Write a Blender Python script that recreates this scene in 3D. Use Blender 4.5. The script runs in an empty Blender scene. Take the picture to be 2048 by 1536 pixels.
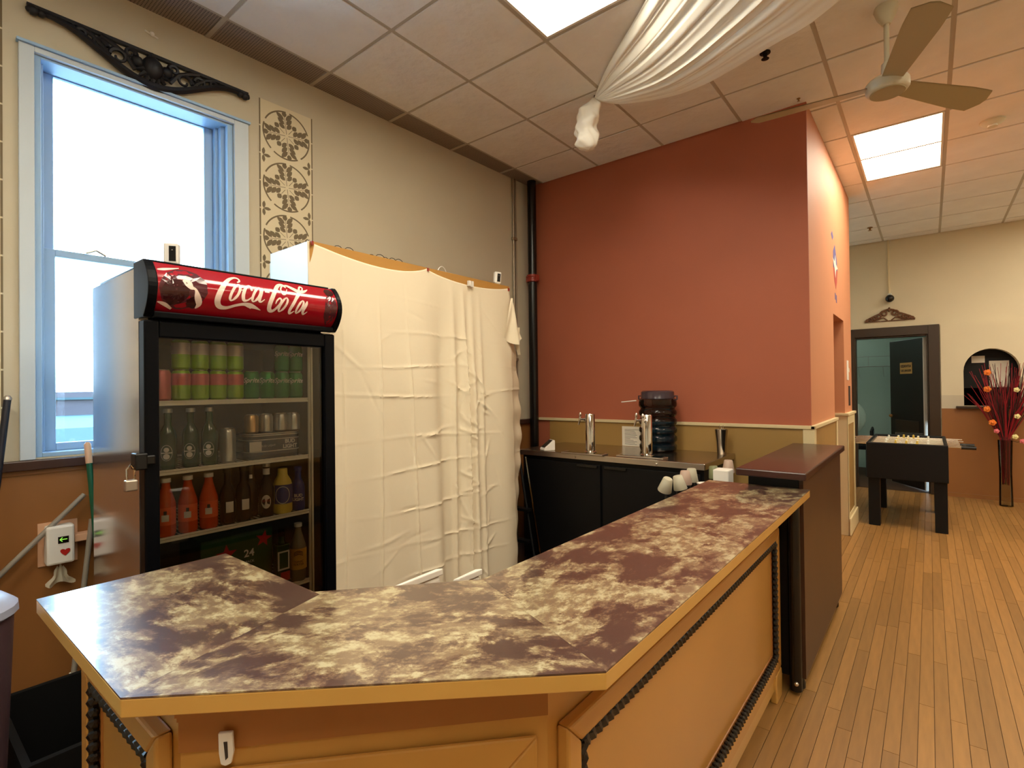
import bpy, math, random
from math import sin, cos, pi, radians, sqrt, atan2
from mathutils import Vector, Matrix
random.seed(7)
sc = bpy.context.scene
COL = sc.collection
# ------------------------------------------------------------------ camera, world, exposure
cam = bpy.data.objects.new('camera', bpy.data.cameras.new('camera')); COL.objects.link(cam)
cam.data.sensor_width = 36; cam.data.lens = 36*1041.15/2048; cam.data.clip_start = .02
_r = (0.780102361, 0.625545016, -0.0115645501); _u = (0.0141838174, 0.000796990864, 0.999899087); _f = (-0.625491107, 0.780187668, 0.00825088181)
cam.matrix_world = Matrix(((_r[0], _u[0], -_f[0], 2.86321), (_r[1], _u[1], -_f[1], -1.83056), (_r[2], _u[2], -_f[2], 1.47646), (0, 0, 0, 1)))
sc.camera = cam
w = bpy.data.worlds.new('sky'); sc.world = w; w.use_nodes = True
wn = w.node_tree.nodes; bg = wn['Background']
wtc = wn.new('ShaderNodeTexCoord'); wsx = wn.new('ShaderNodeSeparateXYZ'); wr = wn.new('ShaderNodeValToRGB')
w.node_tree.links.new(wtc.outputs['Generated'], wsx.inputs[0]); w.node_tree.links.new(wsx.outputs['Z'], wr.inputs[0])
wr.color_ramp.elements[0].position = 0.0; wr.color_ramp.elements[0].color = (.56, .78, .95, 1)
wr.color_ramp.elements[1].position = 0.6; wr.color_ramp.elements[1].color = (.42, .68, 1.0, 1)
w.node_tree.links.new(wr.outputs[0], bg.inputs[0]); bg.inputs[1].default_value = 22.0
sc.view_settings.view_transform = 'Standard'; sc.view_settings.look = 'None'
sc.view_settings.exposure = 0.3; sc.view_settings.gamma = 1.0; sc.view_settings.use_curve_mapping = False
LAMP = 15.0                       # emission of the ceiling light diffusers
LAMP_COL = (1.0, .89, .69)
# ------------------------------------------------------------------ helpers
H = 3.478                        # ceiling height
def s2l(c): return tuple(((x/255)/12.92 if x/255 <= .04045 else ((x/255+.055)/1.055)**2.4) for x in c)
MATS = {}
def mat(name, col, rough=.5, metal=0, noise=0, nscale=8, bump=0, bscale=60, spec=None, trans=0, ior=1.45, alpha=None, coat=0, emit=0, stretch=None, col2=None, rand=0, bdist=.002, aniso=0):
    m = bpy.data.materials.new(name); m.use_nodes = True; nt = m.node_tree; b = nt.nodes['Principled BSDF']
    c = s2l(col); b.inputs['Base Color'].default_value = (*c, 1); b.inputs['Roughness'].default_value = rough; b.inputs['Metallic'].default_value = metal
    if trans: b.inputs['Transmission Weight'].default_value = trans; b.inputs['IOR'].default_value = ior
    if coat: b.inputs['Coat Weight'].default_value = coat; b.inputs['Coat Roughness'].default_value = .06
    if alpha is not None: b.inputs['Alpha'].default_value = alpha
    if spec is not None: b.inputs['Specular IOR Level'].default_value = spec
    if emit: b.inputs['Emission Color'].default_value = (*c, 1); b.inputs['Emission Strength'].default_value = emit
    if noise or bump:
        tc = nt.nodes.new('ShaderNodeTexCoord'); mp = nt.nodes.new('ShaderNodeMapping'); nt.links.new(tc.outputs['Object'], mp.inputs[0])
        if stretch: mp.inputs['Scale'].default_value = stretch
    last = None
    if noise:
        n = nt.nodes.new('ShaderNodeTexNoise'); n.inputs['Scale'].default_value = nscale; n.inputs['Detail'].default_value = 6; nt.links.new(mp.outputs[0], n.inputs[0])
        mx = nt.nodes.new('ShaderNodeMix'); mx.data_type = 'RGBA'
        c2 = s2l(col2) if col2 else tuple(x*(1-noise) for x in c)
        mx.inputs[6].default_value = (*c, 1); mx.inputs[7].default_value = (*c2, 1)
        rp = nt.nodes.new('ShaderNodeMapRange'); rp.inputs[1].default_value = .3; rp.inputs[2].default_value = .7; nt.links.new(n.outputs[0], rp.inputs[0]); nt.links.new(rp.outputs[0], mx.inputs[0])
        last = mx.outputs[2]; nt.links.new(last, b.inputs['Base Color'])
    if rand:
        oi = nt.nodes.new('ShaderNodeObjectInfo'); ge = nt.nodes.new('ShaderNodeNewGeometry'); ad = nt.nodes.new('ShaderNodeMath'); ad.operation = 'ADD'
        fr = nt.nodes.new('ShaderNodeMath'); fr.operation = 'FRACT'; nt.links.new(oi.outputs['Random'], ad.inputs[0]); nt.links.new(ge.outputs['Random Per Island'], ad.inputs[1]); nt.links.new(ad.outputs[0], fr.inputs[0])
        mr = nt.nodes.new('ShaderNodeMapRange'); mr.inputs[3].default_value = 1-rand; mr.inputs[4].default_value = 1+rand*.6; nt.links.new(fr.outputs[0], mr.inputs[0])
        hv = nt.nodes.new('ShaderNodeHueSaturation'); hv.inputs['Color'].default_value = (*c, 1); nt.links.new(mr.outputs[0], hv.inputs['Value'])
        if last: nt.links.new(last, hv.inputs['Color'])
        nt.links.new(hv.outputs[0], b.inputs['Base Color'])
    if bump:
        n2 = nt.nodes.new('ShaderNodeTexNoise'); n2.inputs['Scale'].default_value = bscale; n2.inputs['Detail'].default_value = 4; nt.links.new(mp.outputs[0], n2.inputs[0])
        bp = nt.nodes.new('ShaderNodeBump'); bp.inputs['Strength'].default_value = bump; bp.inputs['Distance'].default_value = bdist; nt.links.new(n2.outputs[0], bp.inputs['Height']); nt.links.new(bp.outputs[0], b.inputs['Normal'])
    MATS[name] = m; return m
class MB:
    def __init__(s, M=None): s.v = []; s.f = []; s.M = M
    def add(s, vs, fs):
        n = len(s.v); s.v += [Vector(p) for p in vs]; s.f += [tuple(i+n for i in f) for f in fs]; return s
    def box(s, x0, x1, y0, y1, z0, z1):
        return s.add([(x0,y0,z0),(x1,y0,z0),(x1,y1,z0),(x0,y1,z0),(x0,y0,z1),(x1,y0,z1),(x1,y1,z1),(x0,y1,z1)],
                     [(0,3,2,1),(4,5,6,7),(0,1,5,4),(1,2,6,5),(2,3,7,6),(3,0,4,7)])
    def obox(s, c, ax, ay, az):           # oriented box, half vectors
        c, ax, ay, az = map(Vector, (c, ax, ay, az))
        P = [c+ax*i+ay*j+az*k for k in (-1,1) for (i,j) in ((-1,-1),(1,-1),(1,1),(-1,1))]
        return s.add(P, [(0,3,2,1),(4,5,6,7),(0,1,5,4),(1,2,6,5),(2,3,7,6),(3,0,4,7)])
    def prism(s, poly, h0, h1, f=lambda a, b, h: (a, b, h)):
        n = len(poly); A = [f(a, b, h0) for a, b in poly]; B = [f(a, b, h1) for a, b in poly]
        return s.add(A+B, [tuple(range(n-1, -1, -1)), tuple(range(n, 2*n))]+[(i, (i+1) % n, n+(i+1) % n, n+i) for i in range(n)])
    def frame(s, p0, p1, d):
        t = (Vector(p1)-Vector(p0)).normalized(); a = t.orthogonal() if d is None else Vector(d); u = (a-t*a.dot(t)).normalized(); return t, u, t.cross(u)
    def tube(s, pts, r, n=8, caps=True, flat=1.0, ref=None):
        pts = [Vector(p) for p in pts]; N = len(pts); R = r if isinstance(r, (list, tuple)) else [r]*N; rings = []; u = ref
        base = len(s.v)
        for i, p in enumerate(pts):
            t = (pts[min(i+1, N-1)]-pts[max(i-1, 0)])
            if t.length < 1e-9: t = Vector((0, 0, 1))
            t.normalize()
            u = t.orthogonal() if u is None else Vector(u); u = (u-t*u.dot(t))
            if u.length < 1e-6: u = t.orthogonal()
            u.normalize(); v = t.cross(u)
            for k in range(n):
                a = 2*pi*k/n; s.v.append(p+u*cos(a)*R[i]+v*sin(a)*R[i]*flat)
        for i in range(N-1):
            for k in range(n):
                a = base+i*n+k; b = base+i*n+(k+1) % n; s.f.append((a, b, b+n, a+n))
        if caps: s.f.append(tuple(base+k for k in range(n-1, -1, -1))); s.f.append(tuple(base+(N-1)*n+k for k in range(n)))
        return s
    def cyl(s, p0, p1, r0, r1=None, n=20): return s.tube([p0, p1], [r0, r0 if r1 is None else r1], n)
    def lathe(s, prof, c=(0, 0, 0), n=24, sx=1, sy=1, a0=0, a1=2*pi):
        c = Vector(c); base = len(s.v); full = abs(a1-a0-2*pi) < 1e-6; m = n if full else n+1
        for r, z in prof:
            for k in range(m):
                a = a0+(a1-a0)*k/n; s.v.append(c+Vector((r*cos(a)*sx, r*sin(a)*sy, z)))
        for i in range(len(prof)-1):
            for k in range(n):
                a = base+i*m+k; b = base+i*m+(k+1) % m; s.f.append((a, b, b+m, a+m))
        if full:
            if prof[0][0] > 1e-6: s.f.append(tuple(base+k for k in range(n-1, -1, -1)))
            if prof[-1][0] > 1e-6: s.f.append(tuple(base+(len(prof)-1)*m+k for k in range(n)))
        return s
    def ball(s, c, r, n=12, sz=1, sx=1, sy=1): return s.lathe([(max(r*sin(pi*i/(n//2+1)), 1e-5), -r*sz*cos(pi*i/(n//2+1))) for i in range(n//2+2)], c, n, sx, sy)
    def grid(s, f, nu, nv):
        base = len(s.v)
        for i in range(nu+1):
            for j in range(nv+1): s.v.append(Vector(f(i/nu, j/nv)))
        for i in range(nu):
            for j in range(nv): a = base+i*(nv+1)+j; s.f.append((a, a+1, a+nv+2, a+nv+1))
        return s
ORG = {}
def obj(name, mb, m, parent=None, smooth=False, bevel=0, org=None):
    me = bpy.data.meshes.new(name); o = bpy.data.objects.new(name, me)
    off = Vector(ORG[parent.name]) if parent is not None else Vector(org or (0, 0, 0))
    vs = [(mb.M @ v if mb.M is not None else v)-off for v in mb.v]
    me.from_pydata(vs, [], mb.f); me.update()
    for mm in (m if isinstance(m, (list, tuple)) else [m]): me.materials.append(mm)
    if smooth:
        me.polygons.foreach_set('use_smooth', [True]*len(me.polygons)); me.set_sharp_from_angle(angle=radians(38))
    COL.objects.link(o); ORG[o.name] = off
    if parent is not None: o.parent = parent
    else: o.location = off
    if bevel:
        bm = o.modifiers.new('bevel', 'BEVEL'); bm.width = bevel; bm.segments = 2; bm.limit_method = 'ANGLE'
    return o
def tag(o, label, cat, group=None, kind=None):
    o['label'] = label; o['category'] = cat
    if group: o['group'] = group
    if kind: o['kind'] = kind
    return o
def thing(name, loc, label, cat, group=None):
    o = bpy.data.objects.new(name, None); COL.objects.link(o); o.location = loc; ORG[o.name] = Vector(loc); o.empty_display_size = .05
    return tag(o, label, cat, group)
def struct(name, mb, m, **k):
    o = obj(name, mb, m, **k)
    if not k.get('parent'): o['kind'] = 'structure'
    return o
def kids(o): return [c for c in bpy.data.objects if c.parent == o]
def dup(root, loc, label=None, rz=None):
    r = root.copy(); COL.objects.link(r); r.location = loc; ORG[r.name] = Vector(loc)
    if label: r['label'] = label
    if rz is not None: r.rotation_euler.z = rz
    for ch in kids(root):
        c = ch.copy(); COL.objects.link(c); c.parent = r
        for g in kids(ch): d = g.copy(); COL.objects.link(d); d.parent = c
    return r
def text_geo(body, size, shear=0, sx=1.0, align='CENTER', bold=0):
    cu = bpy.data.curves.new('t', 'FONT'); cu.body = body; cu.size = size; cu.shear = shear; cu.align_x = align; cu.align_y = 'CENTER'; cu.resolution_u = 3; cu.offset = bold; cu.space_line = .95
    o = bpy.data.objects.new('t', cu); me = bpy.data.meshes.new_from_object(o)
    vs = [(v.co.x*sx, v.co.y) for v in me.vertices]; fs = [tuple(p.vertices) for p in me.polygons]
    bpy.data.objects.remove(o); bpy.data.meshes.remove(me); return vs, fs
def put_text(mb, body, size, f, **k):
    vs, fs = text_geo(body, size, **k); mb.add([f(a, b) for a, b in vs], fs); return mb
def ribbon(mb, pts, f, nsub=6, wscale=1.0):
    """variable width stroke through (x, y, width) mapped by f(x, y)"""
    P = []
    n = len(pts)
    for i in range(n-1):
        p0 = pts[max(i-1, 0)]; p1 = pts[i]; p2 = pts[i+1]; p3 = pts[min(i+2, n-1)]
        for k in range(nsub):
            t = k/nsub
            P.append(tuple(.5*((2*b)+(-a+c)*t+(2*a-5*b+4*c-d)*t*t+(-a+3*b-3*c+d)*t**3) for a, b, c, d in zip(p0, p1, p2, p3)))
    P.append(pts[-1]); V = []
    for i, p in enumerate(P):
        a = P[max(i-1, 0)]; b = P[min(i+1, len(P)-1)]; dx, dy = b[0]-a[0], b[1]-a[1]; l = math.hypot(dx, dy) or 1; h = max(p[2], 1e-5)*.5*wscale
        V.append(f(p[0]-dy/l*h, p[1]+dx/l*h)); V.append(f(p[0]+dy/l*h, p[1]-dx/l*h))
    mb.add(V, [(2*i, 2*i+1, 2*i+3, 2*i+2) for i in range(len(P)-1)]); return mb
# ------------------------------------------------------------------ materials
M = lambda n: MATS[n]
mat('wall cream', (208, 198, 174), .75, noise=.05, nscale=2, bump=.15, bscale=90)
mat('wall cream far', (226, 214, 184), .75, noise=.05, nscale=2, bump=.15, bscale=90)
mat('stencil field', (226, 214, 182), .75, bump=.1, bscale=90)
mat('stencil paint', (122, 108, 84), .8)
mat('wall red', (180, 100, 72), .62, noise=.08, nscale=1.5, bump=.2, bscale=70)
mat('wall orange', (206, 138, 98), .62, noise=.06, nscale=1.5, bump=.2, bscale=70)
mat('wainscot wood', (160, 106, 56), .42, noise=.18, nscale=3, stretch=(.6, 1, .25))
mat('wainscot tan', (172, 136, 78), .42, noise=.15, nscale=3, stretch=(.3, 1, 1))
mat('cream trim', (222, 204, 160), .45)
mat('window flare tint', (158, 194, 230), .45)  # blue of the daylight flare put into the frame colour
mat('casing flare tint', (206, 218, 228), .5)  # bluish daylight flare put into the casing colour
mat('sill brown', (66, 42, 34), .3)
mat('ceiling tile', (243, 240, 236), .85, noise=.06, nscale=5, bump=1.0, bscale=6, bdist=.022)
mat('tee', (186, 176, 160), .5)
mat('slab white', (200, 190, 170), .8)
mat('plank', (164, 120, 66), .34, noise=.22, nscale=7, stretch=(6, .6, 1), rand=.2)
mat('floor joint', (70, 44, 20), .7)
mat('dark frame', (58, 42, 26), .4)
mat('dark door', (34, 22, 14), .4)
mat('black gloss', (10, 10, 12), .25)
mat('black satin', (8, 8, 10), .5, spec=.3)
mat('black matte', (9, 9, 10), .9, spec=.2)
mat('iron black', (14, 16, 26), .5)
mat('steel', (190, 180, 168), .24, metal=1)
mat('steel edge', (200, 190, 178), .38, metal=1)
mat('chrome', (230, 226, 220), .06, metal=1)
mat('dark chrome', (120, 116, 110), .12, metal=1)
mat('white plastic', (238, 234, 226), .4)
mat('white paint', (226, 222, 210), .45)
mat('fan white', (216, 210, 186), .4)
mat('fan blade', (176, 164, 128), .45)
mat('paper', (236, 228, 212), .8)
mat('ink', (60, 54, 50), .8)
mat('sheet', (238, 224, 196), .85, bump=.12, bscale=30, bdist=.004)
mat('drape', (250, 247, 238), .8); MATS['drape'].node_tree.nodes['Principled BSDF'].inputs['Subsurface Weight'].default_value = .0
mat('cabinet wood', (192, 140, 66), .45, noise=.12, nscale=4, stretch=(1, .3, 3))
mat('cabinet side', (232, 236, 240), .5)
mat('maple', (202, 148, 72), .34, noise=.14, nscale=3, stretch=(1.2, .5, .5), coat=.25)
mat('maple dark', (168, 108, 52), .34, noise=.14, nscale=3, coat=.25)
mat('maple edge', (212, 164, 84), .3, noise=.1, nscale=5, coat=.3)
mat('rope black', (20, 15, 12), .35)
mat('fridge side', (228, 222, 222), .15, metal=.93)
mat('fridge black', (4, 6, 11), .35, spec=.14)
mat('fridge inside', (104, 92, 74), .5)  # brown of the reflected wainscot put into the liner colour
mat('shelf wire', (248, 242, 222), .35)
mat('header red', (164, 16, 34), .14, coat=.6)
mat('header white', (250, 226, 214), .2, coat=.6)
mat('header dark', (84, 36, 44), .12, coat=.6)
mat('header blotch', (60, 22, 26), .12, coat=.6)
mat('counter espresso', (62, 30, 24), .28, noise=.2, nscale=6, coat=.15)
mat('counter panel', (74, 44, 24), .4, noise=.2, nscale=5)
mat('pipe red', (150, 50, 34), .4)
mat('conduit', (170, 158, 138), .35, metal=.6)
mat('twig red', (150, 22, 34), .6); mat('twig dark', (52, 24, 18), .7)
mat('petal orange', (240, 128, 40), .6); mat('petal cream', (236, 226, 160), .6); mat('petal pink', (230, 120, 130), .6)
mat('teal wall', (158, 172, 158), .7)
mat('roof outside', (50, 62, 64), .9, spec=.1); mat('roof pink', (66, 58, 60), .9, spec=.1)
mat('green stick', (16, 92, 62), .4); mat('grey stick', (150, 142, 130), .4); mat('tip wood', (224, 176, 140), .5); mat('blue stick', (24, 26, 40), .4)
mat('sign tan', (206, 160, 84), .5)
mat('brass', (150, 110, 60), .4, metal=.4)
mat('felt', (244, 246, 226), .5); mat('rod', (220, 214, 204), .2, metal=1); mat('man', (208, 176, 70), .4)
mat('grille', (104, 92, 84), .5)
mat('ornament brown', (112, 74, 46), .5)
def cooked(name, fn):
    m = bpy.data.materials.new(name); m.use_nodes = True; fn(m.node_tree, m.node_tree.nodes['Principled BSDF']); MATS[name] = m; return m
def glass(name, col, rough=0.0, mixf=.9, gl=1.45):          # thin pane: mostly clear with fresnel reflection
    def fn(nt, b):
        out = nt.nodes['Material Output']; t = nt.nodes.new('ShaderNodeBsdfTransparent'); t.inputs[0].default_value = (*s2l(col), 1)
        g = nt.nodes.new('ShaderNodeBsdfGlossy'); g.inputs['Roughness'].default_value = rough
        fr = nt.nodes.new('ShaderNodeFresnel'); fr.inputs[0].default_value = gl; mx = nt.nodes.new('ShaderNodeMixShader')
        nt.links.new(fr.outputs[0], mx.inputs[0]); nt.links.new(t.outputs[0], mx.inputs[1]); nt.links.new(g.outputs[0], mx.inputs[2]); nt.links.new(mx.outputs[0], out.inputs[0]); nt.nodes.remove(b)
    return cooked(name, fn)
glass('window glass', (244, 250, 252)); glass('fridge glass', (240, 237, 230), gl=1.5); glass('clear plastic', (235, 232, 220)); glass('vase glass', (226, 226, 212)); glass('jug plastic', (176, 180, 184), .05)
def bartop(name, ang, seed):
    def fn(nt, b):
        N = nt.nodes.new; L = nt.links.new
        tc = N('ShaderNodeTexCoord'); mp = N('ShaderNodeMapping'); mp.inputs['Rotation'].default_value = (0, 0, ang); mp.inputs['Location'].default_value = (seed, seed*.7, 0)
        mp2 = N('ShaderNodeMapping'); mp2.inputs['Scale'].default_value = (1.0, .62, 1); L(tc.outputs['Object'], mp.inputs[0]); L(mp.outputs[0], mp2.inputs[0])
        n1 = N('ShaderNodeTexNoise'); n1.inputs['Scale'].default_value = 6.2; n1.inputs['Detail'].default_value = 15; n1.inputs['Roughness'].default_value = .72; n1.inputs['Distortion'].default_value = .25; L(mp2.outputs[0], n1.inputs[0])
        r1 = N('ShaderNodeValToRGB'); r1.color_ramp.elements[0].position = .455; r1.color_ramp.elements[1].position = .52; L(n1.outputs[0], r1.inputs[0])
        n2 = N('ShaderNodeTexNoise'); n2.inputs['Scale'].default_value = 34; n2.inputs['Detail'].default_value = 9; n2.inputs['Roughness'].default_value = .7; L(mp2.outputs[0], n2.inputs[0])
        r2 = N('ShaderNodeValToRGB'); r2.color_ramp.elements[0].position = .44; r2.color_ramp.elements[1].position = .60; L(n2.outputs[0], r2.inputs[0])
        mul = N('ShaderNodeMath'); mul.operation = 'MULTIPLY'; L(r1.outputs[0], mul.inputs[0])
        mr = N('ShaderNodeMapRange'); mr.inputs[3].default_value = .45; mr.inputs[4].default_value = 1; L(r2.outputs[0], mr.inputs[0]); L(mr.outputs[0], mul.inputs[1])
        ca = N('ShaderNodeValToRGB'); e = ca.color_ramp.elements; e[0].position = 0; e[0].color = (*s2l((76, 54, 47)), 1); e[1].position = 1; e[1].color = (*s2l((182, 172, 138)), 1)
        k = e.new(.35); k.color = (*s2l((110, 86, 68)), 1); k = e.new(.7); k.color = (*s2l((150, 132, 100)), 1)
        L(mul.outputs[0], ca.inputs[0]); L(ca.outputs[0], b.inputs['Base Color'])
        b.inputs['Roughness'].default_value = .3; b.inputs['Coat Weight'].default_value = .8; b.inputs['Coat Roughness'].default_value = .08; b.inputs['Coat IOR'].default_value = 1.6
        bp = N('ShaderNodeBump'); bp.inputs['Strength'].default_value = .12; bp.inputs['Distance'].default_value = .002; L(n2.outputs[0], bp.inputs['Height']); L(bp.outputs[0], b.inputs['Normal'])
    return cooked(name, fn)
bartop('bar laminate', 0, 0); bartop('bar laminate angled', radians(45), 3.1); bartop('bar laminate side', radians(90), 7.7)
def fgrille(nt, b):
    N = nt.nodes.new; L = nt.links.new; tc = N('ShaderNodeTexCoord'); v = N('ShaderNodeTexVoronoi'); v.inputs['Scale'].default_value = 70; v.inputs['Randomness'].default_value = 0
    L(tc.outputs['Object'], v.inputs[0]); r = N('ShaderNodeValToRGB'); r.color_ramp.elements[0].position = .30; r.color_ramp.elements[1].position = .42
    r.color_ramp.elements[0].color = (.012, .010, .009, 1); r.color_ramp.elements[1].color = (*s2l((150, 134, 122)), 1); L(v.outputs['Distance'], r.inputs[0]); L(r.outputs[0], b.inputs['Base Color']); b.inputs['Roughness'].default_value = .5
cooked('grille holes', fgrille)
def emis(name, col, st):
    def fn(nt, b):
        out = nt.nodes['Material Output']; e = nt.nodes.new('ShaderNodeEmission'); e.inputs[0].default_value = (*col, 1); e.inputs[1].default_value = st; nt.links.new(e.outputs[0], out.inputs[0]); nt.nodes.remove(b)
    return cooked(name, fn)
emis('lamp', LAMP_COL, LAMP); emis('lamp tube', LAMP_COL, LAMP*1.25); emis('lcd', (.4, 1, .1), .8); emis('store lamp', (.86, 1, .92), 8)
# ------------------------------------------------------------------ room shell
TA, TB, GX, GY = .624, .6096, -.052, .012
RY, SX, SYE, FY = 2.329, 2.213, 4.80, 7.105
LW = Matrix.Translation((-.32, -1.5, 0)) @ Matrix.Rotation(-math.atan2(.102, 3.79), 4, 'Z')   # frame of the window wall: local x = into room, y along wall
LWi = LW.inverted()
def wl(y, z, o=0): return LW @ Vector((o, y+1.5, z))
def wbox(mb, y0, y1, z0, z1, o0, o1): return mb.box(o0, o1, y0+1.5, y1+1.5, z0, z1)
# floor
struct('floor', MB().box(-.6, 7.2, -5.2, 7.2, -.12, -.006), M('floor joint'))
fl = bpy.data.objects['floor']
def plank_mesh(mb, x, y0, y1): return mb.box(x+.0010, x+.0540, y0+.0010, y1-.0010, -.02, 0)
rest = MB(); pm = {}; cnt = 0; rnd = random.Random(3)
for i in range(-10, 90):
    x = 1.98+i*.055; y = -5.0-rnd.random()*.8
    while y < 7.1:
        L = rnd.choice((.62, .84, 1.05, 1.3)); y1 = min(y+L, 7.13)
        near = 2.25 < x < 3.5 and y1 > -.1 and y < 5.2 and (x-2.25) < .95+max(0, (y+.3))*.35
        if near and cnt < 296:
            cnt += 1
            key = round(y1-y, 3)
            if key not in pm: pm[key] = obj('plank', plank_mesh(MB(), 0, 0, y1-y), M('plank'), fl, bevel=0); o = pm[key]
            else: o = pm[key].copy(); COL.objects.link(o); o.parent = fl
            o.location = (x, y, 0)
        else: plank_mesh(rest, x, y, y1)
        y = y1
    
o = obj('floorboards', rest, M('plank'), fl); o['kind'] = 'stuff'
# ceiling
LIGHTS = [((2, 3), (-1, 0)), ((4, 5), (5, 6)), ((6, 7), (-1, 0)), ((2, 3), (-5, -4)), ((6, 7), (-5, -4)), ((6, 7), (5, 6)), ((4, 5), (-3, -2)), ((7, 8), (8, 9)), ((8, 9), (5, 6))]  # two in view, rest unseen; last two added to brighten far end
lamp_cells = set()
for (a, _), (c, d) in LIGHTS: lamp_cells |= {(a, c), (a, d)}
struct('ceiling', MB().box(-.6, 7.2, -5.2, 7.2, H+.10, H+.2), M('slab white'))
ce = bpy.data.objects['ceiling']
tee = MB()
for k in range(0, 12): tee.box(GX+k*TB-.012, GX+k*TB+.012, -5, 7.1, H, H+.03)
for j in range(-8, 12): tee.box(-.35, 7, GY+j*TA-.012, GY+j*TA+.012, H+.0005, H+.0305)
obj('grid_tee', tee, M('tee'), ce)
tile0 = None; far_tiles = MB(); nt_ = 0
def tile_box(mb, x, y, y1=None, x1=None):
    y1 = y+TA if y1 is None else y1; x1 = x+TB if x1 is None else x1
    g = .0085; b = .012; X0, X1, Y0, Y1 = x+g, x1-g, y+g, y1-g
    mb.box(X0-.003, X1+.003, Y0-.003, Y1+.003, H+.031, H+.045)
    return mb.add([(X0,Y0,H+.032),(X1,Y0,H+.032),(X1,Y1,H+.032),(X0,Y1,H+.032),(X0+.004,Y0+.004,H-.005),(X1-.004,Y0+.004,H-.005),(X1-.004,Y1-.004,H-.005),(X0+.004,Y1-.004,H-.005)],
                  [(3,2,1,0),(7,6,5,4)[::-1],(0,1,5,4),(1,2,6,5),(2,3,7,6),(3,0,4,7)])
for k in range(0, 11):
    for j in range(-8, 12):
        if (k, j) in lamp_cells: continue
        x, y = GX+k*TB, GY+j*TA
        if k < 3 and j >= 4 and x < SX-.4 and y > RY: continue
        if j == 11 or (k, j) in ((0, 3), (1, 3), (2, 3), (3, 3)) or k > 7 or j < -2: tile_box(far_tiles, x, y, min(y+TA, 7.1 if j == 11 else (RY if j == 3 and k < 3 else y+TA))); continue
        if tile0 is None: tile0 = obj('ceiling_tile', tile_box(MB(), 0, 0), M('ceiling tile'), ce); o = tile0
        else: o = tile0.copy(); COL.objects.link(o); o.parent = ce
        o.location = (x, y, 0); o.rotation_euler.z = 0
tt = obj('ceiling_tile_field', far_tiles, M('ceiling tile'), ce); tt['kind'] = 'stuff'
for j in range(-8, 4):
    y0 = GY+j*TA+.014; y1 = min(GY+(j+1)*TA-.014, RY-.005)
    a0, a1 = wl(y0, 0).x, wl(y1, 0).x
    g = MB().add([(a0,y0,H+.004),(GX-.014,y0,H+.004),(GX-.014,y1,H+.004),(a1,y1,H+.004),(a0,y0,H+.02),(GX-.014,y0,H+.02),(GX-.014,y1,H+.02),(a1,y1,H+.02)],[(0,3,2,1),(4,5,6,7),(0,1,5,4),(1,2,6,5),(2,3,7,6),(3,0,4,7)])
    obj('vent_grille', g, M('grille holes'), ce)
# ceiling lights
lab = ['square ceiling light panel at the top edge beside the draped cloth', 'bright ceiling light panel beyond the fan', 'ceiling light panel behind the viewer to the right', 'ceiling light panel behind the viewer', 'rear right ceiling light panel of the hall', 'ceiling light panel along the right side of the hall', 'ceiling light panel directly over the front of the bar', 'added unseen ceiling panel on the right, brightening the far wall', 'added unseen ceiling panel farthest right, brightening the far end']
for (a, b_), (c, d), lb in [(l[0], l[1], t) for l, t in zip(LIGHTS, lab)]:
    x0, x1, y0, y1 = GX+a*TB+.014, GX+b_*TB-.014, GY+c*TA+.014, GY+(d+1)*TA-.014
    t = thing('ceiling_light', ((x0+x1)/2, (y0+y1)/2, H), lb, 'ceiling light')
    fm = MB(); fm.box(x0, x1, y0, y0+.015, H-.004, H+.05); fm.box(x0, x1, y1-.015, y1, H-.004, H+.05); fm.box(x0, x0+.015, y0+.015, y1-.015, H-.004, H+.05); fm.box(x1-.015, x1, y0+.015, y1-.015, H-.004, H+.05)
    obj('light_frame', fm, M('white paint'), t)
    xm = (x0+x1)/2; wv = (x1-x0)/2-.016
    dm = MB().grid(lambda u, v: (xm+(u*2-1)*wv, y0+.015+(y1-y0-.03)*v, H+.045-.028*abs(sin((u*3)*pi))**.7), 36, 1)
    obj('diffuser', dm, M('lamp'), t, smooth=True)
    for q in (-.5, .5): obj('lamp_strip', MB().box(xm+q*.2-.012, xm+q*.2+.012, y0+.05, y1-.05, H+.012, H+.02), M('lamp tube'), t)
# window wall with the opening
GYL, GYR = -1.34, -.475; ZB, ZT = 1.185, 3.035
wm = MB(LW)
wbox(wm, -5.2, -3.75, 0, H+.1, -.24, 0); wbox(wm, -2.75, GYL, 0, H+.1, -.24, 0); wbox(wm, -3.75, -2.75, 0, ZB, -.24, 0); wbox(wm, -3.75, -2.75, ZT, H+.1, -.24, 0); wbox(wm, GYR, 7.6, 0, H+.1, -.24, 0); wbox(wm, GYL, GYR, 0, ZB, -.24, 0); wbox(wm, GYL, GYR, ZT, H+.1, -.24, 0)  # includes the opening for the added window behind the view
WLo = struct('wall_left', wm, M('wall cream'))
wsx = MB(LW); wbox(wsx, -5.0, RY-.02, .0, 1.13, .0005, .012); obj('wainscot_panel', wsx, M('wainscot wood'), WLo)
wsx = MB(LW); wbox(wsx, -5.0, RY-.02, 1.135, 1.178, .0005, .045); struct('trim_1', wsx, M('sill brown'), bevel=.004)
wsx = MB(LW); wbox(wsx, -5.0, RY-.02, 1.112, 1.134, .0005, .02); struct('trim_2', wsx, M('wainscot wood'), bevel=.003)
struct('wall_back', MB().box(-.6, SX, RY, RY+.02, 0, H+.1), M('wall red'))
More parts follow.
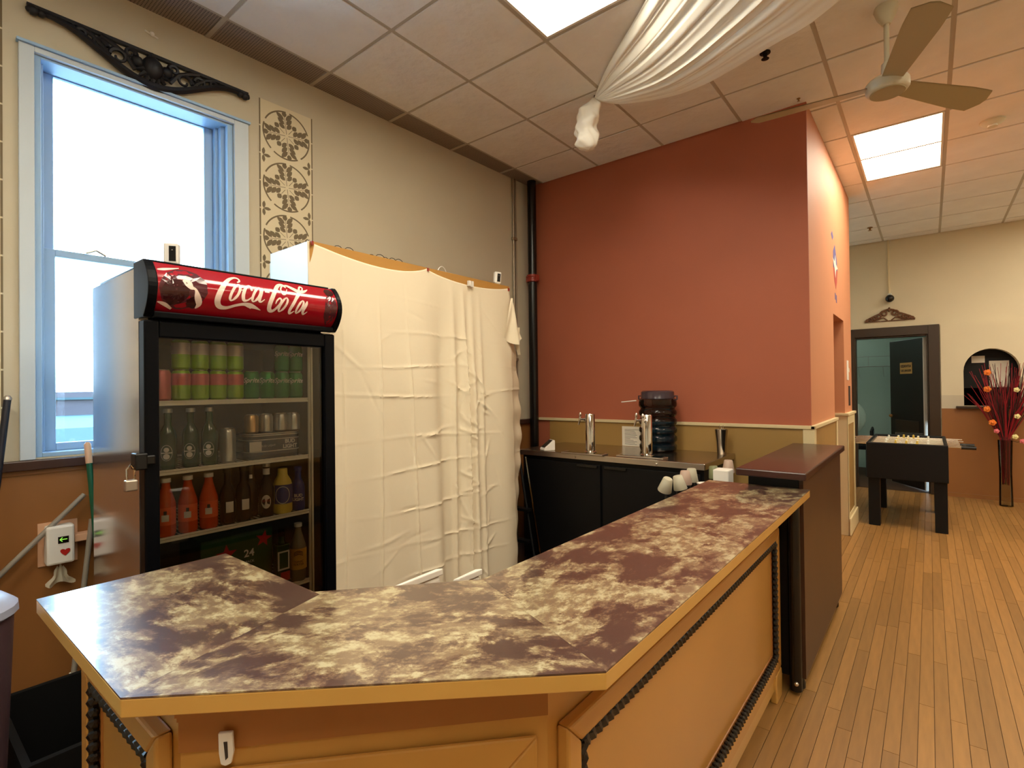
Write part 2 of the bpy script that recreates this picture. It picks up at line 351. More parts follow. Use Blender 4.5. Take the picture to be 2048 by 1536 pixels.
# side wall of the red block with its door alcove
sd = MB(); sd.box(SX-.12, SX, RY+.0201, 3.5, 0, H+.1); sd.box(SX-.12, SX, 4.2, SYE, 0, H+.1); sd.box(SX-.12, SX, 3.5, 4.2, 2.10, H+.1)
sd.box(SX-.9, SX-.12, SYE-.12, SYE, 0, H+.1)
struct('wall_side', sd, M('wall orange'))
al = MB(); al.box(SX-.7, SX-.12, 4.2, 4.26, 0, H); al.box(SX-.7, SX-.12, 3.44, 3.5, 0, H); al.box(SX-.7, SX-.12, 3.5, 4.2, 2.1, 2.16); al.box(SX-.76, SX-.7, 3.44, 4.26, 0, 2.16)
struct('wall_alcove', al, M('wall red'))
# wainscot of the red block: tan panels, cream rail and stiles
wr_ = struct('wainscot', MB().box(.0, SX, RY-.012, RY-.0005, 0, 1.165), M('wainscot tan')); wr_['kind'] = 'structure'; wr_.name = 'trim_3'
struct('trim_4', MB().box(-.12, SX+.028, RY-.028, RY-.0005, 1.165, 1.190), M('cream trim'), bevel=.004)
tr = MB(); tr.box(SX+.0005, SX+.014, RY-.01, 3.5, 0, 1.165)
t5 = struct('trim_5', tr, M('wainscot tan'))
c5 = MB(); c5.box(SX-.0, SX+.028, RY-.028, 3.5, 1.166, 1.191); c5.box(SX-.05, SX+.02, RY-.02, RY-.013, 0, 1.165); c5.box(SX+.0145, SX+.022, RY-.02, RY+.06, 0, 1.165); c5.box(SX+.0145, SX+.022, 3.43, 3.5, 0, 1.165)
obj('rail', c5, M('cream trim'), t5, bevel=.003)
c6 = MB(); c6.box(SX-.66, SX+.022, 4.186, 4.1995, 0, 1.17); c6.box(SX+.0145, SX+.022, 4.186, 4.25, 0, 1.17); c6.box(SX+.0145, SX+.022, SYE-.07, SYE+.012, 0, 1.17); c6.box(SX+.0145, SX+.022, 4.25, SYE-.07, 1.08, 1.17); c6.box(SX+.0145, SX+.022, 4.25, SYE-.07, 0, .2)
c6.box(SX-.66, SX+.035, 4.17, 4.1995, 1.17, 1.195); c6.box(SX, SX+.035, 4.1996, SYE+.02, 1.17, 1.195)
t6 = struct('trim_6', c6, M('cream trim'), bevel=.003)
obj('wainscot_panel', MB().box(SX+.0005, SX+.014, 4.2, SYE+.01, 0, 1.17), M('wainscot tan'), t6)
struct('baseboard_side', MB().box(SX+.0225, SX+.04, 4.17, SYE+.03, 0, .17), M('cream trim'), bevel=.008)
# far wall with doorway and arched opening
DX0, DX1, DZ = 2.025, 2.858, 2.14
fw = MB(); fw.box(.3, DX0, FY, FY+.15, 0, H+.1); fw.box(DX0, DX1, FY, FY+.15, DZ, H+.1)
AX0, AX1, AZ0, AZS, AZ = 3.209, 3.742, 1.18, 1.63, 1.911
arch = [(AX0, AZ0), (AX0, AZS)]+[((AX0+AX1)/2-(AX1-AX0)/2*cos(pi*i/16), AZS+(AZ-AZS)*sin(pi*i/16)) for i in range(1, 16)]+[(AX1, AZS), (AX1, AZ0)]
fw.prism([(DX1, AZ0)]+arch+[(7.2, AZ0), (7.2, H+.1), (DX1, H+.1)], FY, FY+.15, lambda a, b, h: (a, h, b)); fw.box(DX1, 7.2, FY, FY+.15, 0, AZ0)
wf = struct('wall_far', fw, M('wall cream far'))
pr = MB().prism([(2.985, AZ0-.0)]+arch+[(7.1, AZ0), (7.1, 2.255), (2.985, 2.255)], FY-.03, FY-.0005, lambda a, b, h: (a, h, b))
obj('lower_wall_facing', pr, M('wall cream far'), wf)
obj('wainscot_panel', MB().box(2.985, 7.1, FY-.03, FY-.0005, 0, 1.145), M('wainscot wood'), wf)
obj('paint_band', MB().prism([(2.985, 1.146), (AX0-.0, 1.146), (AX0, 1.32), (2.985, 1.32)], FY-.033, FY-.0302, lambda a, b, h: (a, h, b)), M('wall cream'), wf)
struct('baseboard_far', MB().box(2.99, 7.1, FY-.045, FY-.031, 0, .05), M('wainscot wood'))
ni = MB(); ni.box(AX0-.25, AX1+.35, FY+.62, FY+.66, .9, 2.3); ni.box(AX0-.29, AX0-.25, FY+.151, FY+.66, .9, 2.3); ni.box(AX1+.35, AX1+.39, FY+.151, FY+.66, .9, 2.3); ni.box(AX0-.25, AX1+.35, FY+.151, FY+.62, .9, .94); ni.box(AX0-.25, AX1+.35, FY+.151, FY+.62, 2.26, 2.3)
struct('wall_niche', ni, M('black matte'))  # darkness of the office behind the arch put into black walls
struct('trim_7', MB().box(3.13, 3.80, FY-.09, FY+.05, 1.147, 1.179), M('dark frame'), bevel=.004)
df = MB(); df.box(1.93, DX0, FY-.035, FY-.0005, 0, 2.262); df.box(DX1, 2.975, FY-.035, FY-.0005, 0, 2.262); df.box(DX0, DX1, FY-.035, FY-.0005, DZ, 2.262); df.box(DX1-.02, DX1-.0005, FY, FY+.14, 0, DZ); df.box(DX0+.0005, DX0+.02, FY, FY+.14, 0, DZ); df.box(DX0+.02, DX1-.02, FY, FY+.14, DZ-.02, DZ-.0005)
d1 = struct('door_1', df, M('dark frame'), bevel=.004)
# other walls of the hall (outside the view)
struct('wall_right', MB().box(6.6, 6.8, -5.2, 7.1, 0, H+.1), M('wall cream')); struct('wall_rear', MB().box(-.9, 6.6, -5.3, -5.1, 0, H+.1), M('wall cream'))
# storage room beyond the doorway
st = MB(); st.box(.9, 3.9, 9.3, 9.4, 0, 2.7); st.box(.8, .9, FY+.15, 9.4, 0, 2.7); st.box(2.98, 3.05, FY+.7, 9.3, 0, 2.7)
struct('wall_storage', st, M('teal wall')); struct('ceiling_storage', MB().box(.8, 3.9, FY+.151, 9.4, 2.7, 2.76), M('teal wall')); struct('floor_storage', MB().box(.8, 3.9, FY+.1, 9.4, -.1, -.002), M('floor joint'))
t = thing('storage_lamp', (1.6, 8.3, 2.68), 'cool ceiling lamp inside the storage room behind the doorway', 'lamp'); obj('diffuser', MB().box(1.45, 1.75, 8.0, 8.6, 2.665, 2.69), M('store lamp'), t)
# ------------------------------------------------------------------ window
win = MB(LW)
wbox(win, -1.393, GYL, 1.179, 3.06, .0005, .022); wbox(win, GYR, -.395, 1.179, 3.06, .0005, .022); wbox(win, GYL, GYR, ZT, 3.06, .0005, .022)
w1 = struct('window_1', win, M('casing flare tint'), bevel=.003)
e = MB(LW); wbox(e, -1.40, -.388, 3.06, 3.072, .0005, .034); obj('casing_cap', e, M('window flare tint'), w1)
jm = MB(LW); wbox(jm, GYL+.0005, GYL+.025, ZB+.0005, ZT, -.20, .0); wbox(jm, GYR-.03, GYR-.0005, ZB+.0005, ZT, -.20, 0); wbox(jm, GYL+.025, GYR-.03, ZT-.012, ZT-.0005, -.20, 0); wbox(jm, GYL+.025, GYR-.03, ZB+.0005, ZB+.02, -.20, .0)
wbox(jm, GYL+.025, GYL+.04, ZB+.02, ZT-.012, -.20, -.05); wbox(jm, GYR-.05, GYR-.03, ZB+.02, ZT-.012, -.20, -.045); wbox(jm, GYR-.065, GYR-.05, ZB+.02, ZT-.012, -.20, -.085)
obj('jamb', jm, M('window flare tint'), w1, bevel=.002)
def sash(y0, y1, z0, z1, o, name, gb=.045, gt=.03, gl=.045):
    s = MB(LW); wbox(s, y0, y0+gl, z0, z1, o-.03, o); wbox(s, y1-gl, y1, z0, z1, o-.03, o); wbox(s, y0+gl, y1-gl, z0, z0+gb, o-.03, o); wbox(s, y0+gl, y1-gl, z1-gt, z1, o-.03, o)
    so = obj(name, s, M('window flare tint'), w1, bevel=.003)
    p = MB(LW); wbox(p, y0+gl, y1-gl, z0+gb, z1-gt, o-.018, o-.014); obj('pane', p, M('window glass'), so)
sash(-1.299, -.541, ZB+.02, 2.17, -.09, 'lower_sash', .035, .034)
sash(-1.299, -.541, 2.137, ZT-.012, -.125, 'upper_sash', .034, .006)
lt = MB(LW); lt.tube([(-.085, .36+.0, 2.172), (-.075, .40, 2.19), (-.085, .44, 2.172)], .006, 6); obj('sash_lock', lt, M('steel edge'), w1)
w2_ = MB(LW); wbox(w2_, -3.81, -3.75, 1.179, 3.06, .0005, .022); wbox(w2_, -2.75, -2.69, 1.179, 3.06, .0005, .022); wbox(w2_, -3.75, -2.75, ZT, 3.06, .0005, .022); wbox(w2_, -3.7495, -2.7505, 2.08, 2.14, -.13, -.09)  # unseen window added to bring more daylight onto ceiling and bar
w2 = struct('added_window', w2_, M('casing flare tint')); p = MB(LW); wbox(p, -3.749, -2.751, ZB+.001, ZT-.001, -.118, -.114); obj('pane', p, M('window glass'), w2)
# neighbouring building seen low through the window
nb = MB().box(-16, -9, -12, 6, -2, .86); t = tag(obj('neighbour_roof', nb, M('roof outside'), org=(-12, -3, -2)), 'pale flat roof of the neighbouring building seen low through the window', 'roof')
obj('parapet', MB().box(-16.3, -16, -12, 6, -2, 1.52), M('roof pink'), t); obj('parapet_cap', MB().box(-16.0, -15.9, -12, 6, 1.30, 1.36), M('roof outside'), t)
# ------------------------------------------------------------------ stencilled panels on the window wall
def stencil(y0, y1, ztop, zbot, label, cz0, n):
    ym = (y0+y1)/2; r = (y1-y0)*.44
    t = obj('stencil_panel', wbox(MB(LW), y0, y1, zbot, ztop, .0004, .0012), M('stencil field'), org=tuple(wl(ym, zbot))); tag(t, label, 'wall stencil')
    p = MB(); f = lambda a, b: wl(ym+a, b, .0018)
    for yy in (y0, y1):
        z = ztop
        while z > zbot+.02:
            z2 = max(z-.16, zbot); p.add([f(yy-ym-.004, z), f(yy-ym+.004, z), f(yy-ym+.004, z2), f(yy-ym-.004, z2)], [(0, 1, 2, 3)]); z = z2-.008
    def leaf(cx, cz, ang, l, wd):
        q = [(0, 0), (.25, .8), (.6, 1), (.85, .55), (1, 0), (.85, -.55), (.6, -1), (.25, -.8)]
        P = []
        for a, b in q: X, Y = a*l, b*wd*.5; P.append(f(cx+X*cos(ang)-Y*sin(ang), cz+X*sin(ang)+Y*cos(ang)))
        p.add(P, [tuple(range(8))])
    for k in range(n):
        cz = cz0-k*.3275
        for s in range(5):
            a0 = s*2*pi/5+.35; pts = [(r*cos(a0+i*.1)*1.0, cz+r*sin(a0+i*.1), .009) for i in range(12)]; ribbon(p, pts, f, 1)
        for d in range(4):
            A = d*pi/2+.12; c_, s_ = cos(A), sin(A)
            ribbon(p, [(c_*.01, cz+s_*.01, .003), (c_*r*.8, cz+s_*r*.8, .003)], f, 1)
            for i, rr in enumerate((.30, .48, .66)):
                for sg in (-1, 1):
                    leaf(c_*r*rr-s_*sg*.006, cz+s_*r*rr+c_*sg*.006, A+sg*.85, r*(.31+.045*i), .028)
            leaf(c_*r*.78, cz+s_*r*.78, A, r*.24, .032)
            B = A+pi/4; leaf(cos(B)*r*.42, cz+sin(B)*r*.42, B, r*.24, .032); ribbon(p, [(cos(B)*.02, cz+sin(B)*.02, .003), (cos(B)*r*.4, cz+sin(B)*r*.4, .003)], f, 1)
        for sg in (-1, 1):
            for q in (0, 1, 2): leaf(sg*(y1-y0)*.44, cz-.164, (pi if sg > 0 else 0)+(q-1)*1.5, .045, .02)
    obj('stencil_print', p, M('stencil paint'), t)
stencil(-.321, .015, 3.26, 1.9, 'pale wall panel stencilled with leaf roundels right of the window', 3.085, 4)
stencil(-1.79, -1.447, 3.26, 1.2, 'stencilled wall panel left of the window, only its edge in view', 3.085, 6)
# black scroll bracket above the window
t = thing('scroll_bracket', tuple(wl(-.88, 3.09, .01)), 'black openwork scroll ornament mounted above the window', 'wall ornament')
y0, y1, zt = -1.365, -.394, 3.247; ym = (y0+y1)/2; hw = (y1-y0)/2
b = MB(LW); wbox(b, y0, y1, zt-.012, zt+.004, .001, .022); obj('top_bar', b, M('iron black'), t)
def wc(u): u = abs(u); return zt-.016-.032*(1-cos(min(u, 1)*0))-.15*(.5+.5*cos(pi*min(u/.86, 1)))
b = MB(); P = [tuple(wl(ym+hw*u, wc(u)-.006, .024)) for u in [i/40-1 for i in range(81)]]; b.tube(P, [.012+.010*(1-abs(i/40-1)) for i in range(81)], 6); obj('lower_curve', b, M('iron black'), t)
for sg in (-1, 1):
    b = MB(); F = lambda u, z: tuple(wl(ym+sg*hw*u, z, .024))
    for uc, zc, r, tw in ((.30, zt-.085, .040, 1), (.46, zt-.06, .032, -1), (.60, zt-.042, .022, 1), (.20, zt-.045, .026, -1)):
        b.tube([F(uc+cos(a)*r*(1-i*.045)/hw*tw, zc+sin(a)*r*(1-i*.045)) for i, a in enumerate([x*.42 for x in range(16)])], [.0115-.0004*i for i in range(16)], 6)
    b.tube([F(.16, zt-.12), F(.24, zt-.06), F(.36, zt-.03), F(.45, zt-.015)], .011, 6); b.tube([F(.36, zt-.115), F(.42, zt-.07), F(.52, zt-.03), F(.6, zt-.015)], .010, 6); b.tube([F(.5, zt-.085), F(.58, zt-.05), F(.68, zt-.02)], .006, 6)
    b.tube([F(.66, zt-.05), F(.74, zt-.03), F(.80, zt-.015)], .006, 6)
    for q, rr in ((.955, .022), (.90, .018), (.985, .014)): b.ball(F(q, zt-.028), rr, 8)
    obj('scrollwork', b, M('iron black'), t, smooth=True)
b = MB()
for i in range(9):
    a = -pi/2+(i-4)*.42; L = .085-.004*abs(i-4); b.tube([wl(ym, zt-.085, .016), wl(ym+cos(a)*L*.6, zt-.085+sin(a)*L*.6, .024), wl(ym+cos(a)*L, zt-.085+sin(a)*L, .014)], [.008, .014, .008], 6)
b.ball(wl(ym, zt-.08, .014), .052, 10, sz=1.25); b.ball(wl(ym-.065, zt-.07, .014), .03, 8); b.ball(wl(ym+.065, zt-.07, .014), .03, 8); b.tube([wl(ym, zt-.04, .012), wl(ym, zt, .012)], .02, 6); b.ball(wl(ym, zt-.165, .012), .013, 8)
obj('shell_medallion', b, M('iron black'), t, smooth=True)
t = thing('wall_hook', tuple(wl(-.879, 3.35, .01)), 'small white screw hook in the wall above the black scroll ornament', 'hook')
b = MB(); b.ball(wl(-.879, 3.357, .012), .012, 8); b.tube([wl(-.91, 3.365, .003), wl(-.85, 3.349, .003)], .005, 6); obj('hook', b, M('white plastic'), t, smooth=True)
# ------------------------------------------------------------------ pipes in the corner
t = thing('drain_pipe', (-.125, 2.235, 0), 'black floor-to-ceiling pipe with a red coupling in the corner', 'pipe')
obj('pipe', MB().cyl((-.125, 2.235, 0), (-.125, 2.235, H+.02), .043, n=20), M('black gloss'), t, smooth=True)
b = MB().lathe([(.044, 2.50), (.056, 2.505), (.056, 2.522), (.05, 2.527), (.05, 2.548), (.056, 2.553), (.056, 2.57), (.044, 2.575)], (-.125, 2.235, 0), 20); b.box(-.19, -.06, 2.215, 2.255, 2.51, 2.565); obj('coupling', b, M('pipe red'), t, smooth=True)
t = thing('conduit', tuple(wl(2.06, 0, .02)), 'thin metal conduit running up the wall left of the black pipe', 'conduit')
b = MB(); b.cyl(wl(2.05, 0, .018), wl(2.05, H, .018), .011, n=10); b.cyl(wl(2.09, 1.2, .014), wl(2.09, H, .014), .008, n=8); obj('tube', b, M('conduit'), t, smooth=True)
for z in (1.9, 1.75, 2.9): obj('strap', MB().obox(wl(2.06, z, .02), (.0, .03, 0), (.014, 0, 0), (0, 0, .012)), M('conduit'), t)
# ------------------------------------------------------------------ bar
BZ, BT = .981, .034
A_, B_, C_, D_, E_, F_, G_, H_ = (1.175, -1.569), (1.175, -1.136), (1.673, -1.136), (1.949, -.823), (1.949, .965), (2.416, .965), (2.416, -1.019), (1.830, -1.569)
bar = thing('bar_counter', (1.95, -.6, 0), 'angled wooden bar with mottled brown laminate top and black rope mouldings', 'bar counter')
obj('top_section', MB().prism([A_, H_, (1.70, -1.136), B_], BZ-.003, BZ), M('bar laminate side'), bar)
obj('top_section', MB().prism([H_, G_, D_, C_, (1.70, -1.136)][:5], BZ-.0031, BZ-.0001), M('bar laminate angled'), bar)
obj('top_section', MB().prism([G_, F_, E_, D_], BZ-.003, BZ+.0001), M('bar laminate'), bar)
obj('top_slab', MB().prism([A_, H_, G_, F_, E_, D_, C_, B_], BZ-BT, BZ-.0032), M('maple edge'), bar, bevel=.002)
def inset(p, q, d):      # shift an edge inwards
    v = Vector((q[0]-p[0], q[1]-p[1])).normalized(); n = Vector((-v.y, v.x)); return n*d
# body outline (outer side inset)
px = 2.265; oy = -1.475
ch0 = (1.808, oy); ch1 = (px, -.985)     # chamfer edge of body
body = [(1.24, oy), ch0, ch1, (px, .93), (1.99, .93), (1.99, -.79), (1.69, -1.16), (1.24, -1.16)]
obj('body', MB().prism(body, .06, BZ-BT-.001), M('maple'), bar)
obj('plinth', MB().prism([(1.30, oy+.04), (1.80, oy+.04), (px-.04, -.97), (px-.04, .88), (2.03, .88), (2.03, -.76), (1.7, -1.12), (1.3, -1.12)], 0.0, .06), M('maple dark'), bar)
def frame_panel(p, q, z0, z1, fw_, parent_, proud=.03, rope=True, feet=True):
    """raised panel frame with rope moulding on the body face from p to q (q to the right seen from outside)"""
    P = Vector((p[0], p[1], 0)); Q = Vector((q[0], q[1], 0)); L = (Q-P).length; t_ = (Q-P)/L; n_ = Vector((t_.y, -t_.x, 0))
    X = lambda a, z, o: P+t_*a+n_*o+Vector((0, 0, z))
    def bar4(mb, o0, o1, a0, a1, b0, b1, wd):   # picture frame with mitred bars
        o = [(a0, b0), (a1, b0), (a1, b1), (a0, b1)]; i = [(a0+wd, b0+wd), (a1-wd, b0+wd), (a1-wd, b1-wd), (a0+wd, b1-wd)]
        for k in range(4):
            m = (k+1) % 4
            mb.add([X(*o[k], o0), X(*o[m], o0), X(*i[m], o0), X(*i[k], o0), X(*o[k], o1), X(*o[m], o1), X(*i[m], o1), X(*i[k], o1)], [(0, 3, 2, 1), (4, 5, 6, 7), (0, 1, 5, 4), (1, 2, 6, 5), (2, 3, 7, 6), (3, 0, 4, 7)])
    m = MB(); bar4(m, .0005, proud, 0, L, z0, z1, fw_); obj('panel_frame', m, M('maple'), parent_, bevel=.006)
    m = MB(); e = fw_+.018
    bar4(m, .0005, .010, fw_+.0, L-fw_, z0+fw_, z1-fw_, .03); obj('inner_bead', m, M('maple dark'), parent_, bevel=.003)
    obj('flat_panel', MB().add([X(e+.012, z0+e+.012, .0008), X(L-e-.012, z0+e+.012, .0008), X(L-e-.012, z1-e-.012, .0008), X(e+.012, z1-e-.012, .0008), X(e+.012, z0+e+.012, .006), X(L-e-.012, z0+e+.012, .006), X(L-e-.012, z1-e-.012, .006), X(e+.012, z1-e-.012, .006)], [(0,3,2,1),(4,5,6,7),(0,1,5,4),(1,2,6,5),(2,3,7,6),(3,0,4,7)]), M('maple'), parent_)
    if rope:
        rr = .0165; g = fw_+.010
        for (a0, b0, a1, b1) in ((g, z0+g, L-g, z0+g), (g, z1-g, L-g, z1-g), (g, z0+g, g, z1-g), (L-g, z0+g, L-g, z1-g)):
            m = MB(); s0 = X(a0, b0, .020); s1 = X(a1, b1, .020); ln = (s1-s0).length; n = int(ln/.026); d = (s1-s0)/ln
            side = d.cross(n_)
            for i in range(n):
                c = s0+d*((i+.5)*ln/n); ax = (d*.55+side*.83).normalized()*rr*1.25
                m.tube([c-ax, c-ax*.55, c+ax*.55, c+ax], [.004, .0125, .0125, .004], 6)
            m.tube([s0, s1], .010, 6)
            obj('rope_moulding', m, M('rope black'), parent_, smooth=True)
    return X
frame_panel((px, -.955), (px, .905), .135, .80, .052, bar)
frame_panel((1.27, oy), (1.775, oy), .135, .86, .052, bar)
# chamfer face: stepped panel without rope
X = frame_panel((ch0[0]+.02, ch0[1]+.02), (ch1[0]-.012, ch1[1]-.02), .14, .80, .06, bar, proud=.010, rope=False)
m = MB(); P0 = Vector((*ch0, 0)); P1 = Vector((*ch1, 0)); tt_ = (P1-P0).normalized(); nn = Vector((tt_.y, -tt_.x, 0))
for o0, z0, z1 in ((.022, .905, BZ-BT-.0015), (.014, .893, .905), (.008, .835, .893)):
    m.add([P0+Vector((0, 0, z)) + nn*o*1.0 for z in (z0, z1) for o in (.0005, o0)]+[P1+Vector((0, 0, z))+nn*o for z in (z0, z1) for o in (.0005, o0)], [(0, 1, 3, 2), (4, 6, 7, 5), (0, 4, 5, 1), (1, 5, 7, 3), (3, 7, 6, 2), (2, 6, 4, 0)])
obj('frieze_moulding', m, M('maple dark'), bar)
for a, b_ in ((px, -.93), (px, .86)):
    m = MB(); m.prism([(b_-.05, .0), (b_+.05, .0), (b_+.06, .09), (b_+.05, .134), (b_-.05, .134), (b_-.06, .09)], px+.0005, px+.03, lambda a, b, h: (h, a, b))
    obj('bracket_foot', m, M('maple edge'), bar, bevel=.006)
m = MB().box(px+.0005, px+.018, -.88, .81, .06, .134); obj('base_rail', m, M('maple edge'), bar)
# bottle opener on the chamfer face
cc = X(0.055, .847, .012); t = thing('bottle_opener', tuple(cc), 'white wall-mounted bottle opener under the front edge of the bar', 'bottle opener')
m = MB(); hh = Vector((0, 0, 1)); W = lambda a, z, o: cc+tt_*a+hh*z+nn*o
m.prism([(-.012, .025), (.012, .025), (.014, -.01), (.010, -.03), (0, -.034), (-.008, -.03), (-.011, -.01)], .002, .010, lambda a, b, h: W(a, b, h)); obj('plate', m, M('white plastic'), t, bevel=.002)
m = MB().prism([(-.002, .010), (.004, .010), (.005, -.018), (.001, -.022)], .0102, .0115, lambda a, b, h: W(a, b, h)); obj('slot', m, M('ink'), t)
# work shelf on the bartender side
ws = tag(obj('work_shelf', MB().prism([(1.60, -1.0), (1.80, -1.0), (1.985, -.76), (1.985, 1.52), (1.60, 1.52)], .585, .61), M('black matte'), org=(1.8, .4, .58)), 'dark work shelf along the bartender side of the bar', 'shelf')
obj('shelf_leg', MB().box(1.62, 1.66, 1.44, 1.48, 0, .585), M('black matte'), ws); obj('shelf_leg', MB().box(1.62, 1.66, -.98, -.94, 0, .585), M('black matte'), ws)
# thin upright white panels just showing behind the bar
def wpanel_thing(cx, cy, ang, label, w_=.13, d_=.10, ztop=.955):
    t = thing('white_panel', (cx, cy, .611), label, 'box'); R = Matrix.Translation((cx, cy, 0)) @ Matrix.Rotation(ang, 4, 'Z')
    obj('body', MB(R).box(-w_/2, w_/2, -d_/2, d_/2, .611, ztop-.02), M('white plastic'), t, bevel=.01)
    l = obj('lid', MB(R).add([(-w_/2-.004,-d_/2-.004,ztop-.019),(w_/2+.004,-d_/2-.004,ztop-.019),(w_/2+.004,d_/2+.004,ztop-.019),(-w_/2-.004,d_/2+.004,ztop-.019),(-w_/2-.004,-d_/2-.004,ztop-.012),(w_/2+.004,-d_/2-.004,ztop-.0),(w_/2+.004,d_/2+.004,ztop),(-w_/2-.004,d_/2+.004,ztop-.008)], [(0,3,2,1),(4,5,6,7),(0,1,5,4),(1,2,6,5),(2,3,7,6),(3,0,4,7)]), M('white plastic'), t, bevel=.003)
wpanel_thing(1.76, -.88, 0, 'white upright panel behind the bar in front of the sheet', .022, .16, .966)
wpanel_thing(1.77, -.69, 0, 'smaller white upright panel behind the bar near the seam of the top', .022, .09, .924)
# ------------------------------------------------------------------ raised black counter at the end of the bar
t = thing('raised_counter', (2.25, 1.6, 0), 'raised black counter with espresso top at the far end of the bar', 'counter')
obj('top_slab', MB().box(2.10, 2.412, .90, RY-.03, 1.030, 1.066), M('counter espresso'), t, bevel=.006)
obj('body', MB().box(2.14, 2.366, .975, RY-.035, .07, 1.029), M('black satin'), t, bevel=.004)
obj('side_panel', MB().box(2.3665, 2.385, .985, RY-.03, .07, 1.029), M('counter panel'), t)
for y in (1.03, RY-.12):
    f_ = obj('leg', MB().lathe([(.022, 0.0), (.03, .008), (.03, .03), (.02, .069)], (2.345, y, 0), 14), M('black gloss'), t, smooth=True)
obj('corner_post', MB().tube([(2.345, .962, .02), (2.345, .962, .944)], .028, 14), M('black gloss'), t, smooth=True)
obj('chrome_cap', MB().ball((2.352, .934, .06), .011, 8), M('chrome'), t, smooth=True)
# ------------------------------------------------------------------ keg cooler and what stands on it
KZ = .964
t = thing('keg_cooler', (.95, 1.98, 0), 'long black keg cooler with a stainless steel top under the red wall', 'cooler')
obj('steel_top', MB().box(.16, 1.705, 1.63, RY-.014, KZ-.045, KZ), M('steel'), t, bevel=.006)
obj('front_edge', MB().box(.162, 1.703, 1.626, 1.6295, KZ-.042, KZ-.006), M('steel edge'), t)
kb = obj('body', MB().box(.18, 1.69, 1.66, RY-.02, .06, KZ-.046), M('black satin'), t)
for x0, x1 in ((.2, .92), (.94, 1.67)):
    d = obj('cooler_door', MB().box(x0, x1, 1.64, 1.6595, .12, KZ-.075), M('black satin'), t, bevel=.004)
    hx = x1-.2 if x0 < .5 else x0+.02
    obj('door_handle', MB().box(hx, hx+.18, 1.628, 1.6395, KZ-.1, KZ-.078), M('black gloss'), d, bevel=.003)
for x in (.712, 1.371): obj('screw_knob', MB().cyl((x, 1.626, KZ-.028), (x, 1.613, KZ-.028), .009, .006, 10), M('chrome'), t, smooth=True)
obj('kick_plate', MB().box(.2, 1.67, 1.68, 2.2, 0, .06), M('black matte'), t)
m = MB(); ribbon(m, [(.045*cos(a), .017*sin(a), .0014) for a in [i*2*pi/24 for i in range(25)]], lambda a, b: (1.60+a, 1.6392, .845+b), 1)
put_text(m, 'Beverage-Air', .013, lambda a, b: (1.60+a, 1.6391, .845+b), shear=.3); obj('oval_emblem', m, M('steel edge'), t)
def tower(x, y, label, nf, rot):
    t = thing('beer_tower', (x, y, KZ), label, 'beer tap tower', 'chrome beer towers on the cooler')
    obj('column', MB().lathe([(.050, 0), (.050, .012), (.0375, .018), (.0375, .30), (.034, .306), (.001, .307)], (x, y, KZ), 28), M('chrome'), t, smooth=True)
    for a in rot:
        d = Vector((cos(a), sin(a), 0)); p = Vector((x, y, KZ+.262)); fm = MB()
        fm.tube([p+d*.036, p+d*.05, p+d*.052, p+d*.085], [.013, .013, .009, .009], 12); fm.tube([p+d*.082+Vector((0, 0, .018)), p+d*.082, p+d*.095+Vector((0, 0, -.045))], [.009, .010, .006], 10)
        f_ = obj('faucet', fm, M('chrome'), t, smooth=True)
        obj('tap_collar', MB().tube([p+d*.082+Vector((0, 0, .018)), p+d*.080+Vector((0, 0, .028)), p+d*.078+Vector((0, 0, .048)), p+d*.077+Vector((0, 0, .056))], [.006, .011, .010, .004], 10), M('chrome'), f_, smooth=True)
    dt = obj('drip_tray', MB().box(x-.185, x+.175, y-.14, y-.035, KZ+.0004, KZ+.010), M('steel edge'), t, bevel=.004)
    obj('tray_grid', MB().box(x-.165, x+.155, y-.125, y-.05, KZ+.0101, KZ+.012), M('dark chrome'), dt)
tower(.785, 1.735, 'chrome beer tower with one tap, near the corner pipe', 1, (pi+.25,))
tower(1.228, 1.800, 'chrome beer tower with two taps in front of the water jug', 2, (pi+.15, -pi/2+.05))
# card reader
t = thing('card_reader', (.38, 1.70, KZ), 'white card reader with a dark screen at the left end of the steel top', 'card reader')
R = Matrix.Translation((.40, 1.70, KZ)) @ Matrix.Rotation(radians(-32), 4, 'Z')
obj('case', MB(R).prism([(-.05, .0005), (.05, .0005), (.05, .082), (.038, .086), (-.05, .016)], -.045, .045, lambda a, b, h: (h, a, b)), M('white plastic'), t, bevel=.006)
obj('screen', MB(R).add([(-.036, -.042, .0260), (.036, -.042, .0260), (.036, .030, .0835), (-.036, .030, .0835)], [(0, 1, 2, 3)]), M('black gloss'), t)
# notice on the wainscot
t = tag(obj('notice', MB().box(.765, .935, RY-.0145, RY-.0125, KZ+.002, 1.135), M('paper'), org=(.85, RY-.0145, KZ)), 'white printed notice on the wainscot behind the taps', 'paper notice')
m = MB(); rr = random.Random(5)
for i in range(12):
    z = 1.110-i*.0115; l = rr.uniform(.05, .12) if i else .135
    m.add([(.79, RY-.0148, z), (.79+l, RY-.0148, z), (.79+l, RY-.0148, z-.003), (.79, RY-.0148, z-.003)], [(0, 1, 2, 3)])
obj('printed_lines', m, M('ink'), t)
